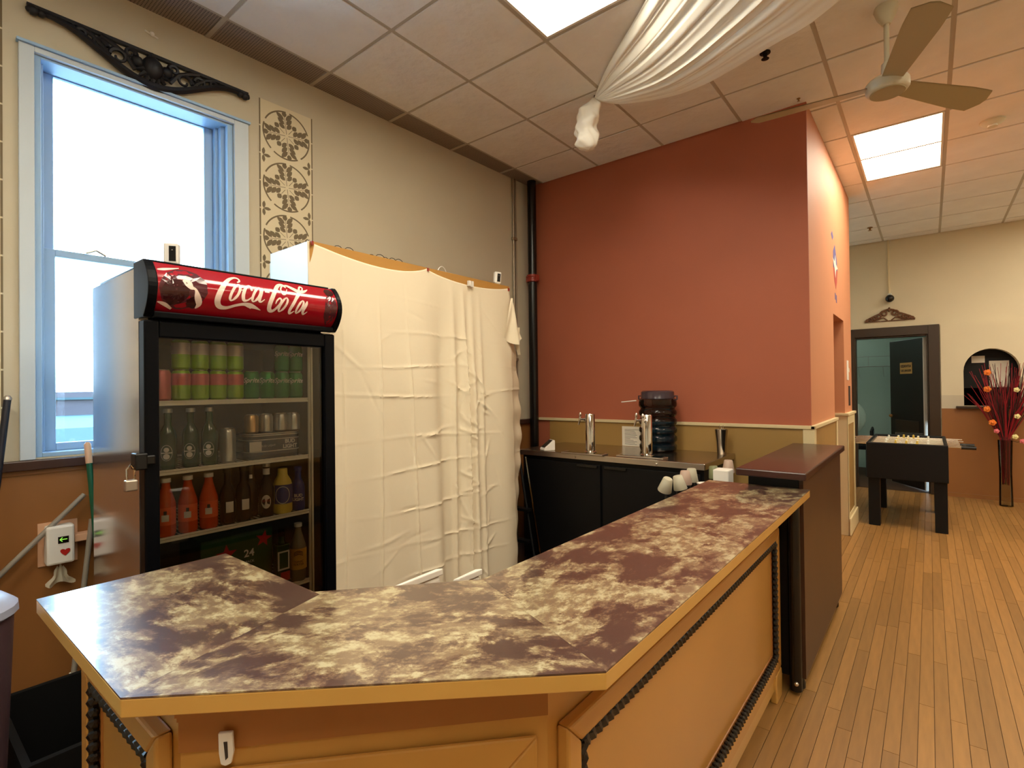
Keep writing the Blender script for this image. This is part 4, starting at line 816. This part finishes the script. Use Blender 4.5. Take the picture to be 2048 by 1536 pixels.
m = MB(); f = lambda a, b: (.55+.0315*cos(VA+a/.031), -.705+.0315*sin(VA+a/.031), z+.068+b); m.add([f(0, 0)]+[f(.020*cos(i*pi/8), .030*sin(i*pi/8)) for i in range(16)], [(0, i+1, (i+1) % 16+1) for i in range(16)]); obj('oval_label', m, M('label white'), t)
m = MB(); put_text(m, 'ULTRA', .011, lambda a, b: (.55+.0322*cos(VA+a/.031), -.705+.0322*sin(VA+a/.031), z+.072+b)); obj('label_text', m, M('star red'), t)
obj('neck_label', MB().lathe([(.0145, .185), (.0145, .212)], (.55, -.705, z), 14), M('label white'), t)
t = thing('round_bottle', (.54, -.625, z), 'squat round bottle with a blue and yellow label on the third fridge shelf', 'bottle')
obj('glass', MB().lathe([(.036, 0), (.041, .01), (.042, .12), (.036, .145), (.022, .17), (.02, .2), (.001, .201)], (.54, -.625, z), 20), M('label yellow'), t, smooth=True)
obj('label', arc(MB(), .54, -.625, .042, z+.045, z+.13, -.9, 1.6), M('label blue'), t, smooth=True)
m = MB(); ribbon(m, [(.03*cos(a), .038*sin(a), .003) for a in [i*2*pi/20 for i in range(21)]], lambda a, b: (.54+.0432*cos(VA+a/.042), -.625+.0432*sin(VA+a/.042), z+.085+b), 1); obj('label_ring', m, M('label white'), t)
t = bottle(z, -.553, .545, .20, .030, 'label blue', 'blue aluminium beer bottle at the right of the third fridge shelf', None, rn=.014, cap='label blue')
m = MB(); put_text(m, 'BUD\nLIGHT', .019, lambda a, b: (.545+.0306*cos(VA+a/.030), -.553+.0306*sin(VA+a/.030), z+.06+b), bold=.0006); obj('lettering', m, M('label white'), t)
z = SZ[3]
t = thing('beer_carton', (.40, -.80, z), 'dark green beer carton with red stars and the number 24 on the lowest shelf', 'carton')
obj('carton_box', MB().box(.28, .51, -.96, -.66, z+.0005, z+.26), M('carton green'), t, bevel=.003)
def star(mb, y, zc, r, rot=0): mb.add([(.5122, y, zc)]+[(.5122, y+(r if i % 2 == 0 else r*.42)*sin(rot+i*pi/5), zc+(r if i % 2 == 0 else r*.42)*cos(rot+i*pi/5)) for i in range(10)], [(0, i+1, (i+1) % 10+1) for i in range(10)])
m = MB(); star(m, -.86, z+.18, .045); star(m, -.70, z+.215, .038, .2); obj('carton_star', m, M('star red'), t)
m = MB(); put_text(m, '24', .045, lambda a, b: (.5125, -.765+a, z+.165+b), bold=.001); put_text(m, 'PACK', .015, lambda a, b: (.5125, -.762+a, z+.128+b)); put_text(m, 'OL', .06, lambda a, b: (.5125, -.735+a, z+.03+b), bold=.002); obj('carton_print', m, M('label white'), t)
t = thing('liqueur_bottle', (.555, -.640, z), 'flat square green liqueur bottle with a framed label on the lowest fridge shelf', 'bottle')
obj('glass', MB().box(.535, .575, -.672, -.610, z, z+.185).lathe([(.02, .185), (.014, .2), (.013, .235)], (.555, -.641, z), 14), M('bottle green'), t, bevel=.006)
obj('cap', MB().lathe([(.0145, .22), (.0145, .248), (.001, .249)], (.555, -.641, z), 14), M('bottle brown'), t)
obj('label', MB().box(.5752, .576, -.668, -.614, z+.07, z+.155), M('label white'), t); obj('label_seal', MB().box(.5762, .5768, -.661, -.621, z+.078, z+.148), M('carton green'), t); obj('red_label', MB().box(.5752, .576, -.655, -.612, z+.02, z+.06), M('label red'), t)
pft = [(.030, 0), (.036, .015), (.036, .15), (.034, .165), (.018, .215), (.014, .23), (.014, .245)]
t = bottle(z, -.560, .555, .262, .036, 'cola clear', 'tonic water bottle with golden label and white cap on the lowest fridge shelf', None, rn=.014, cap='label white', lab=[('label tonic', .055, .15, -1.4, 1.4, .0006)], name='tonic_bottle', prof=pft)
m = MB(); put_text(m, 'TONIC\nWATER', .014, lambda a, b: (.555+.0372*cos(VA+a/.036), -.560+.0372*sin(VA+a/.036), z+.085+b)); [ribbon(m, [(-.02, .125+q, .002), (0, .133+q, .003), (.02, .125+q, .002)], lambda a, b: (.555+.0372*cos(VA+a/.036), -.560+.0372*sin(VA+a/.036), z+b), 4) for q in (0, .007, -.007)]; obj('label_text', m, M('bottle brown'), t)
t = thing('glass_jar', (.50, -1.09, z), 'small glass jar at the left of the lowest fridge shelf', 'jar'); obj('glass', MB().lathe([(.03, 0), (.036, .01), (.036, .10), (.028, .12)], (.50, -1.09, z), 18), M('cola clear'), t, smooth=True); obj('lid', MB().lathe([(.030, .12), (.030, .135), (.001, .136)], (.50, -1.09, z), 18), M('gold'), t)
seccam(.52, -1.06, HZ1+.010, 'small white security camera standing on top of the fridge', -.6)
# ------------------------------------------------------------------ left corner: brooms, outlet, bins
def pole(name, p0, p1, r, m_, label, cat, tip=None, tipm=None, tipl=.1):
    p0, p1 = Vector(p0), Vector(p1); t = thing(name, tuple(p0), label, cat); d = (p1-p0).normalized()
    obj('handle', MB().cyl(p0, p1-(d*tipl if tip else Vector()), r, n=12), M(m_), t, smooth=True)
    if tip: obj('tip', MB().tube([p1-d*tipl, p1-d*.01, p1], [r*1.15, r*1.15, r*.6], 12), M(tip), t, smooth=True)
    return t, d
t, d = pole('broom', (-.13, -1.11, .10), (-.25, -1.166, 1.245), .012, 'green stick', 'broom with a green handle and wooden tip leaning on the sill', 'broom', 'tip wood', None, .10)
obj('brush_head', MB().box(-.20, -.06, -1.17, -.93, .0, .10), M('black matte'), t)
t, d = pole('mop', (-.14, -1.26, .04), (-.25, -1.15, .88), .011, 'grey stick', 'grey mop pole with white lower grip beside the green broom', 'mop')
obj('grip', MB().cyl(Vector((-.14, -1.26, .04)), Vector((-.164, -1.236, .22)), .017, n=12), M('white plastic'), t)
t, d = pole('dustpan_pole', (-.235, -1.74, .42), (-.255, -1.176, 1.0), .011, 'grey stick', 'grey pole leaning diagonally across the wainscot left of the outlet', 'pole')
obj('pan', MB().box(-.30, -.12, -1.92, -1.70, .0, .42), M('black matte'), t)
pole('window_pole', (-.05, -1.60, .0), (-.262, -1.436, 1.47), .013, 'blue stick', 'dark blue pole with a bright tip leaning left of the window', 'pole', 'steel edge', None, .02)
oc = wl(-1.26, .80, .012)
t = thing('wall_controller', tuple(oc), 'white wall box with a green arrow display and a red heart, plastic bag below', 'wall box')
m = MB(LW); wbox(m, -1.335, -1.195, .69, .885, .0125, .02); obj('back_plate', m, M('tip wood'), t)
m = MB(LW); wbox(m, -1.315, -1.215, .70, .875, .0205, .085); bx = obj('case', m, M('white plastic'), t, bevel=.01)
m = MB(LW); wbox(m, -1.275, -1.237, .795, .825, .0855, .087); obj('display', m, M('black gloss'), bx)
m = MB(); ribbon(m, [(-.013, 0, .003), (.013, 0, .003)], lambda a, b: wl(-1.256+a, .812+b, .0885), 1); ribbon(m, [(-.004, .009, .003), (-.013, 0, .003), (-.004, -.009, .003)], lambda a, b: wl(-1.256+a, .812+b, .0885), 1); obj('arrow', m, M('lcd'), bx)
m = MB(); f = lambda a, b: wl(-1.25+a, .755+b, .0875); m.add([f(0, 0)]+[f(.018*sin(i*pi/10)**3*1.0, .016*(.8125*cos(i*pi/10)-.3125*cos(2*i*pi/10)-.125*cos(3*i*pi/10))*1.2) for i in range(20)], [(0, i+1, (i+1) % 20+1) for i in range(20)]); obj('heart_sticker', m, M('label red'), bx)
t = pa = thing('power_adapter', tuple(wl(-1.16, .80, .03)), 'beige power adapter plugged in beside the wall box', 'adapter'); m = MB(LW); wbox(m, -1.213, -1.145, .785, .82, .015, .07); obj('adapter_body', m, M('tip wood'), t, bevel=.004)
m = MB().grid(lambda u, v: wl(-1.262+(u-.5)*(.02+.075*v*(1+.3*sin(v*9))), .69-.085*v-.01*sin(u*9), .05+.012*sin(u*14)*v), 16, 8); tag(obj('plastic_bag', m, M('cup plastic'), org=tuple(wl(-1.26, .60, .05)), smooth=True), 'small crumpled clear plastic bag hanging under the wall box', 'bag')
m = MB().tube([wl(-1.112, 1.15, .06), wl(-1.118, 1.10, .05), wl(-1.098, 1.02, .055), wl(-1.092, .96, .05), wl(-1.10, .88, .045), wl(-1.125, .815, .04)], .0028, 6); obj('power_cord', m, M('tip wood'), pa, smooth=True)
t = thing('waste_bin', (.60, -1.40, 0), 'low black waste bin on the floor left of the bar', 'bin')
obj('bin_body', MB().box(.32, .34, -1.55, -1.24, .0, .42).box(.84, .86, -1.55, -1.24, .0, .42).box(.34, .84, -1.55, -1.53, 0, .42).box(.34, .84, -1.26, -1.24, 0, .42).box(.34, .84, -1.53, -1.26, 0, .02), M('black matte'), t)
t = thing('tall_bin', (.66, -1.86+.17, 0), 'tall dark bin with a rounded white lid at the left edge', 'bin')
obj('bin_body', MB().lathe([(.095, 0), (.10, .01), (.13, .84)], (.74, -1.68, 0), 24), mat('plum plastic', (74, 56, 62), .35), t, smooth=True); obj('lid', MB().lathe([(.145, .845), (.150, .85), (.148, .87), (.12, .895), (.06, .91), (.001, .914)], (.74, -1.69, 0), 24), mat('lid grey', (150, 156, 178), .4), t, smooth=True)
# ------------------------------------------------------------------ ceiling fan
fc = Vector((2.712, 1.56, H)); t = thing('ceiling_fan', tuple(fc), 'white three-blade ceiling fan hanging on a short rod', 'ceiling fan')
obj('canopy', MB().lathe([(.052, -.004), (.056, -.02), (.045, -.055), (.026, -.09), (.020, -.10), (.001, -.101)], fc, 20), M('fan white'), t, smooth=True)
obj('down_rod', MB().cyl(fc+Vector((0, 0, -.09)), fc+Vector((0, 0, -.385)), .0125, n=12), M('fan white'), t, smooth=True)
mt = obj('motor', MB().lathe([(.014, -.30), (.026, -.31), (.028, -.37), (.03, -.385), (.085, -.395), (.098, -.41), (.098, -.445), (.088, -.458), (.08, -.462)], fc, 30), M('fan white'), t, smooth=True)
obj('motor_cap', MB().lathe([(.082, -.458), (.078, -.466), (.001, -.468)], fc, 30), M('fan blade'), mt, smooth=True)
for a in (radians(52), radians(187), radians(287)):
    d = Vector((cos(a), sin(a), 0)); s_ = Vector((-sin(a), cos(a), 0)); up = Vector((0, 0, 1)); c0 = fc+Vector((0, 0, -.425))
    def bl(u, v, o=0): wd = .045+.028*min(1, u*1.4); wd *= 1 if u < .93 else sqrt(max(0.05, 1-((u-.93)/.07)**2)); q = (v-.5)*2*wd; return c0+d*(.09+.57*u)+s_*q+up*(-q*.23+o-.01*u)
    m = MB().grid(lambda u, v: bl(u, v), 16, 4).grid(lambda u, v: bl(u, 1-v, .004), 16, 4); obj('blade', m, M('fan blade'), t, smooth=True)
# ------------------------------------------------------------------ draped cloth
UP = [(1.10, 1.303, 3.455), (1.345, 1.039, 3.455), (1.753, .681, 3.455), (2.55, -.05, 3.455), (3.35, -.80, 3.455)]
LO = [(1.105, 1.303, 3.44), (1.334, 1.294, 3.33), (1.797, 1.193, 3.20), (2.28, .93, 3.12), (2.589, .785, 3.12), (3.25, .30, 3.2), (3.9, -.25, 3.44)]
def cat_(P, s):
    n = len(P)-1; x = s*n; i = min(int(x), n-1); t = x-i; p0 = P[max(i-1, 0)]; p1 = P[i]; p2 = P[i+1]; p3 = P[min(i+2, n)]
    return Vector(tuple(.5*((2*b)+(-a+c)*t+(2*a-5*b+4*c-d)*t*t+(-a+3*b-3*c+d)*t**3) for a, b, c, d in zip(p0, p1, p2, p3)))
def drape(u, v):
    am = 1 if v < .62 else max(.15, 1-(v-.62)*3)
    a, b = cat_(UP, u), cat_(LO, u); p = a.lerp(b, v); k = min(1, u*2.2)
    ph = v*1.05+.03*sin(u*5); p.z += -.06*sin(pi*v)*k+am*k*(.012*sin(ph*pi*15)+.006*sin(ph*pi*33+1+u*2))*(1-.5*v); p.y += .007*am*k*sin(ph*pi*21)
    return p
kp = wl(0, 0)
dr_ = obj('ceiling_drape', MB().grid(drape, 60, 140), M('drape'), org=(1.1, 1.303, H-.02), smooth=True); tag(dr_, 'white cloth swag pleated from a knot at the ceiling', 'drape')
dr_.modifiers.new('thick', 'SOLIDIFY').thickness = .0015
m = MB(); K0 = Vector((1.10, 1.303, 3.45))
def tail(u, v):
    a = u*2*pi; z = 3.452-.335*v; c = Vector((1.095-.05*min(1, v*3)+.01*sin(v*7), 1.303, z)); r = (.022+.056*min(1, v*5))*(1+.10*sin(a*3+v*9)+.06*sin(a*7-v*14))*(1 if v < .86 else sqrt(max(.001, 1-((v-.86)/.14)**2)))
    r *= 1+.12*sin(v*19+a); return c+Vector((cos(a)*r, sin(a)*r*.8, 0))
obj('knot_tail', MB().grid(tail, 40, 50), M('drape'), dr_, smooth=True)
obj('hook', MB().cyl((1.105, 1.303, H-.04), (1.105, 1.303, H+.0), .006, n=8), M('dark chrome'), dr_)
# ------------------------------------------------------------------ small ceiling fittings
def fitting(name, x, y, prof, m_, label, cat):
    t = thing(name, (x, y, H), label, cat); obj('housing', MB().lathe(prof, (x, y, H), 20), M(m_), t, smooth=True); return t
t = fitting('sprinkler_head', 2.123, 1.555, [(.03, -.006), (.03, -.012), (.012, -.016), (.01, -.04), (.022, -.045), (.001, -.048)], 'black satin', 'dark sprinkler head in the ceiling below the draped cloth', 'sprinkler')
fitting('sprinkler_head', 2.18, 2.25, [(.012, -.006), (.012, -.008), (.005, -.012), (.004, -.02), (.009, -.023), (.001, -.025)], 'brass', 'small brass sprinkler head at the corner of the red wall', 'sprinkler')
fitting('sprinkler_head', 2.30, 6.2, [(.03, -.006), (.03, -.012), (.012, -.016), (.01, -.04), (.024, -.045), (.001, -.048)], 'brass', 'sprinkler head in the far part of the ceiling near the orange wall', 'sprinkler')
t = fitting('smoke_detector', 3.267, 3.555, [(.075, -.004), (.075, -.018), (.055, -.034), (.03, -.04), (.03, -.052), (.001, -.054)], 'fan white', 'round white smoke detector on the ceiling right of the light', 'smoke detector')
# ------------------------------------------------------------------ side wall decal and plates
t = thing('wall_decal', (SX+.002, 3.66, 2.3), 'faded blue, white and red decal high on the orange side wall', 'decal')
f = lambda a, b: (SX+.0015, a, b)
mat('decal blue', (92, 84, 140), .6); mat('decal red', (176, 70, 60), .6)
obj('decal_shape', MB().prism([(3.60, 2.66), (3.66, 2.74), (3.72, 2.62), (3.74, 2.52), (3.60, 2.52)], .0005, .0012, lambda a, b, h: (SX+h, 3.66+(a-3.66)*1.9, b)), M('decal blue'), t)
obj('decal_shape', MB().prism([(3.60, 2.52), (3.74, 2.52), (3.72, 2.42), (3.68, 2.34), (3.63, 2.40)], .0005, .0012, lambda a, b, h: (SX+h, 3.66+(a-3.66)*1.9, b)), M('decal red'), t)
obj('decal_star', MB().prism([(3.58, 2.60), (3.64, 2.58), (3.67, 2.65), (3.69, 2.57), (3.75, 2.55), (3.69, 2.52), (3.67, 2.44), (3.64, 2.52)], .0014, .002, lambda a, b, h: (SX+h, 3.66+(a-3.66)*1.9, b)), M('label white'), t)
obj('decal_diamond', MB().prism([(3.54, 2.79), (3.58, 2.83), (3.62, 2.79), (3.58, 2.75)], .0005, .0012, lambda a, b, h: (SX+h, 3.66+(a-3.66)*1.9, b)), M('decal blue'), t)
obj('decal_lettering', MB().box(SX+.0005, SX+.0012, 3.62, 3.67, 2.24, 2.30).box(SX+.0005, SX+.0012, 3.69, 3.74, 2.22, 2.29), M('decal blue'), t)
t = thing('wall_switch', (SX+.004, 4.43, 1.6), 'white switch plate on the orange wall beyond the alcove', 'switch'); obj('plate', MB().box(SX+.0005, SX+.008, 4.38, 4.48, 1.52, 1.72), M('white plastic'), t, bevel=.002); obj('toggle', MB().box(SX+.0082, SX+.018, 4.42, 4.44, 1.6, 1.64), M('white paint'), t)
t = thing('wall_plate', (SX+.004, 4.52, 1.36), 'narrow dark plate low on the orange wall just above the cream rail', 'plate'); obj('plate', MB().box(SX+.0005, SX+.012, 4.50, 4.56, 1.26, 1.46), M('ink'), t)
# ------------------------------------------------------------------ far end: door leaf, sign, storage room
hp = Vector((DX1-.03, FY+.15, 0)); la = radians(180-58); ld = Vector((cos(la), sin(la), 0)); lnrm = Vector((-ld.y, ld.x, 0))*-1
t = thing('door_leaf', tuple(hp), 'dark wooden door standing open into the storage room with a tan sign', 'door')
c0 = hp+ld*.39; obj('leaf', MB().obox(c0+Vector((0, 0, 1.06)), ld*.385, lnrm*.02, (0, 0, 1.05)), M('dark door'), t, bevel=.004)
g = (Vector((2.86, -1.83, 0))-c0); fs = lnrm if g.dot(lnrm) > 0 else -lnrm
for z0, z1 in ((.2, .95), (1.1, 1.45)): obj('door_panel', MB().obox(c0+fs*.024+Vector((0, 0, (z0+z1)/2)), ld*.26, fs*.004, (0, 0, (z1-z0)/2)), M('dark frame'), t, bevel=.004) if z0 < 1 else None
obj('door_knob', MB().ball(hp+ld*.72+fs*.05+Vector((0, 0, 1.0)), .026, 10), M('brass'), t, smooth=True)
sp = c0+fs*.0225+Vector((0, 0, 1.70)); sgn = obj('door_sign', MB().obox(sp, ld*.135, fs*.0015, (0, 0, .08)), M('sign tan'), t)
rt = fs.cross(Vector((0, 0, 1)))*-1; rt = rt if rt.dot(Vector((.78, .62, 0))) > 0 else -rt
m = MB(); put_text(m, 'AUTHORIZED', .048, lambda a, b: sp+fs*.003+rt*a+Vector((0, 0, .028+b)), bold=.0015, sx=.78); put_text(m, 'PERSONNEL ONLY', .042, lambda a, b: sp+fs*.003+rt*a+Vector((0, 0, -.036+b)), bold=.0015, sx=.66); obj('sign_lettering', m, M('ink'), sgn)
obj('jamb_gap_strip', MB().obox(hp+ld*.012+Vector((0, 0, 1.06))-lnrm*0, ld*.010, lnrm*.024, (0, 0, 1.05)), M('white paint'), t)  # white strip standing in for the pale gap at the hinge jamb
t = thing('wire_shelf_rack', (2.0, 9.28, 1.7), 'wire wall shelf inside the storage room', 'shelf')
m = MB()
for y in (9.0, 9.05, 9.10, 9.15, 9.2, 9.25): m.cyl((1.2, y, 1.78), (2.6, y, 1.78), .003, n=5)
for x in (1.2, 1.55, 1.9, 2.25, 2.6): m.cyl((x, 9.0, 1.78), (x, 9.29, 1.78), .003, n=5); m.cyl((x, 9.0, 1.78), (x, 9.29, 1.60), .003, n=5)
m.cyl((1.2, 9.0, 1.95), (2.6, 9.0, 1.95), .004, n=5); m.cyl((2.05, 9.0, 1.78), (2.05, 9.0, 1.95), .004, n=5); obj('wire_grid', m, M('grey stick'), t)
t = thing('striped_chair', (1.95, 8.5, 0), 'dark metal chair with a striped round back inside the storage room', 'chair')
obj('seat', MB().box(1.62, 2.1, 8.25, 8.72, .42, .48), M('black matte'), t, bevel=.02)
obj('backrest', MB().ball((1.80, 8.60, .92), .24, 16, sz=1.15, sy=.3), M('teal wall'), t, smooth=True)
m = MB(); [m.tube([(1.80+q+.02*cos(a), 8.52-.02, .92+.27*sin(a)*cos(q*5)) for a in [-1.3, -.6, 0, .6, 1.3]], .006, 6) for q in (-.12, -.04, .04, .12)]; obj('back_stripe', m, M('white paint'), t)
for sx_ in (1.64, 2.12): obj('armrest', MB().tube([(sx_, 8.7, .45), (sx_, 8.7, .72), (sx_, 8.6, .76), (sx_, 8.3, .72), (sx_, 8.26, .05)], .015, 8), M('black satin'), t, smooth=True)
for x in (1.66, 2.06):
    for y in (8.28, 8.68): obj('leg', MB().cyl((x, y, 0), (x, y, .42), .014, n=8), M('black satin'), t)
# arched opening papers
for i, (x0, x1, z0, z1, lb) in enumerate(((3.30, 3.43, 1.74, 1.83, 'small white paper high in the arched opening'), (3.47, 3.66, 1.42, 1.76, 'large white sheet of paper behind the twigs in the arched opening'))):
    tag(obj('posted_paper', MB().box(x0, x1, FY+.20, FY+.202, z0, z1), M('paper'), org=((x0+x1)/2, FY+.2, z0)), lb, 'paper')
tag(obj('opening_rail', MB().box(AX0-.05, AX1+.05, FY+.203, FY+.215, 1.41, 2.10), M('black satin'), org=(3.4, FY+.2, 1.4)), 'black notice board behind the arched opening', 'board')
# conduit and dome camera, crest
t = thing('dome_camera', (2.45, FY-.03, 2.6), 'black dome camera at the end of a cream conduit on the far wall', 'camera')
obj('conduit', MB().cyl((2.445, FY-.02, 2.72), (2.44, FY-.02, H), .012, n=8), M('cream trim'), t); obj('mount', MB().box(2.43, 2.475, FY-.05, FY-.0005, 2.70, 2.73), M('white paint'), t); obj('dome', MB().ball((2.453, FY-.075, 2.655), .052, 14), M('black gloss'), t, smooth=True)
t = thing('crest_ornament', (2.44, FY-.02, 2.35), 'brown scrolled crest ornament above the dark doorway', 'wall ornament')
m = MB(); F = lambda x, z, o=.02: (x, FY-o, z)
m.box(2.16, 2.725, FY-.018, FY-.001, 2.348, 2.360)
for sg in (-1, 1):
    for q, (cx_, cz_, r_) in enumerate(((.06, 2.455, .045), (.12, 2.42, .035), (.17, 2.40, .03), (.215, 2.385, .022), (.25, 2.375, .016))):
        m.tube([F(2.4425+sg*(cx_+cos(a)*r_*(1-i*.05)), cz_+sin(a)*r_*(1-i*.05)) for i, a in enumerate([k*.5 for k in range(14)])], .0115, 6)
    m.tube([F(2.4425+sg*.0, 2.515), F(2.4425+sg*.05, 2.50), F(2.4425+sg*.11, 2.455), F(2.4425+sg*.17, 2.43), F(2.4425+sg*.23, 2.40), F(2.4425+sg*.28, 2.36)], .012, 6)
    m.tube([F(2.4425+sg*.02, 2.36), F(2.4425+sg*.07, 2.40), F(2.4425+sg*.14, 2.375), F(2.4425+sg*.2, 2.36)], .008, 6)
m.ball(F(2.4425, 2.50), .02, 8); m.ball(F(2.4425, 2.53), .012, 8); obj('crest', m, M('ornament brown'), t, smooth=True)
# ------------------------------------------------------------------ foosball table
t = thing('foosball_table', (2.665, 5.35, 0), 'black foosball table with chrome rods in front of the doorway', 'foosball table')
X0, X1, YA, YB, ZT_, ZB_ = 2.335, 2.998, 4.76, 5.95, .868, .50
m = MB(); m.box(X0, X1, YA, YA+.05, ZB_, ZT_); m.box(X0, X1, YB-.05, YB, ZB_, ZT_+.0); m.box(X0, X0+.03, YA+.05, YB-.05, ZB_, ZT_); m.box(X1-.03, X1, YA+.05, YB-.05, ZB_, ZT_); m.box(X0+.03, X1-.03, YA+.05, YB-.05, ZB_, ZB_+.02)
obj('cabinet', m, M('black satin'), t, bevel=.006); obj('playfield', MB().box(X0+.031, X1-.031, YA+.051, YB-.051, .775, .785), M('felt'), t)
for x in (X0+.01, X1-.11):
    for y in (YA+.04, YB-.16): obj('leg', MB().box(x, x+.10, y, y+.12, 0, ZB_), M('black satin'), t, bevel=.004)
for i in range(8):
    y = YA+.13+i*.132; rd = obj('rod', MB().cyl((X0-.16 if i % 2 else X0-.22, y, .845), (X1+(.14 if i % 2 else .10), y, .845), .007, n=8), M('rod'), t)
    m = MB()
    for k in range((2, 3, 5, 3, 5, 3, 5, 2)[i]):
        n_ = (2, 3, 5, 3, 5, 3, 5, 2)[i]; x = X0+.33+(k-(n_-1)/2)*.09; m.box(x-.011, x+.011, y-.008, y+.008, .79, .862); m.ball((x, y, .872), .011, 6)
    obj('players', m, M('man' if i % 2 else 'label white'), rd)['kind'] = 'stuff'
    if i % 2 == 0 and i < 4: obj('handle', MB().cyl((X1+.10, y, .845), (X1+.21, y, .845), .018, n=10), M('black gloss'), rd, smooth=True)
obj('score_rail', MB().box(X0+.2, X0+.46, YB-.04, YB-.03, ZT_+.001, ZT_+.03), M('black gloss'), t)
# ------------------------------------------------------------------ vase with twigs
vx, vy = 3.56, 6.72; t = thing('twig_vase', (vx, vy, 0), 'tall glass vase of red twigs with orange and cream flowers by the far wall', 'vase')
obj('vase', MB().lathe([(.062, 0), (.064, .01), (.058, .40), (.068, .79)], (vx, vy, 0), 20), M('vase glass'), t, smooth=True)
rr = random.Random(4); m1 = MB(); m2 = MB(); ends = []
for i in range(150):
    a = rr.uniform(0, 2*pi); s = rr.uniform(.05, .38); h_ = rr.uniform(1.25, 1.72); b0 = Vector((vx+.03*cos(a), vy+.03*sin(a), rr.uniform(.25, .5))); b1 = Vector((vx+.045*cos(a), vy+.04*sin(a), .82)); b3 = Vector((vx+s*cos(a), vy+s*.6*sin(a), h_)); b2 = b1.lerp(b3, .5)+Vector((rr.uniform(-.03, .03), 0, .05))
    (m1 if i % 3 else m2).tube([b0, b1, b2, b3], [.004, .0045, .004, .002], 5)
obj('twig', m1, M('twig red'), t)['kind'] = 'stuff'; obj('dark_twig', m2, M('twig dark'), t)['kind'] = 'stuff'
def flower(x, z, r, m_, dy=-.1):
    f_ = MB(); n = 5
    for k in range(n):
        a = 2*pi*k/n; f_.ball((vx+x+cos(a)*r*.55, vy+dy, z+sin(a)*r*.55), r*.55, 6, sy=.6)
    f_.ball((vx+x, vy+dy-.01, z), r*.5, 6); fo = obj('flower', f_, M(m_), t, smooth=True)
    obj('stem', MB().tube([(vx+x*.15, vy, .8), (vx+x*.7, vy+dy*.6, z*.6+.3), (vx+x, vy+dy+.01, z)], .003, 5), M('twig dark'), fo)
for x, z in ((-.15, 1.60), (-.155, 1.40), (-.16, 1.16), (-.115, 1.00)): flower(x, z, .035, 'petal orange')
for x, z in ((.10, 1.39), (.10, 1.08), (.08, .84)): flower(x, z, .028, 'petal cream')
flower(-.08, .90, .026, 'petal pink'); flower(.14, .79, .026, 'petal pink')
# helper mesh data that was only a carrier of names
for k_ in list(bpy.data.objects):
    if k_.type == 'MESH' and k_.get('kind') is None and k_.parent is None and k_.get('label') is None: k_['kind'] = 'structure'
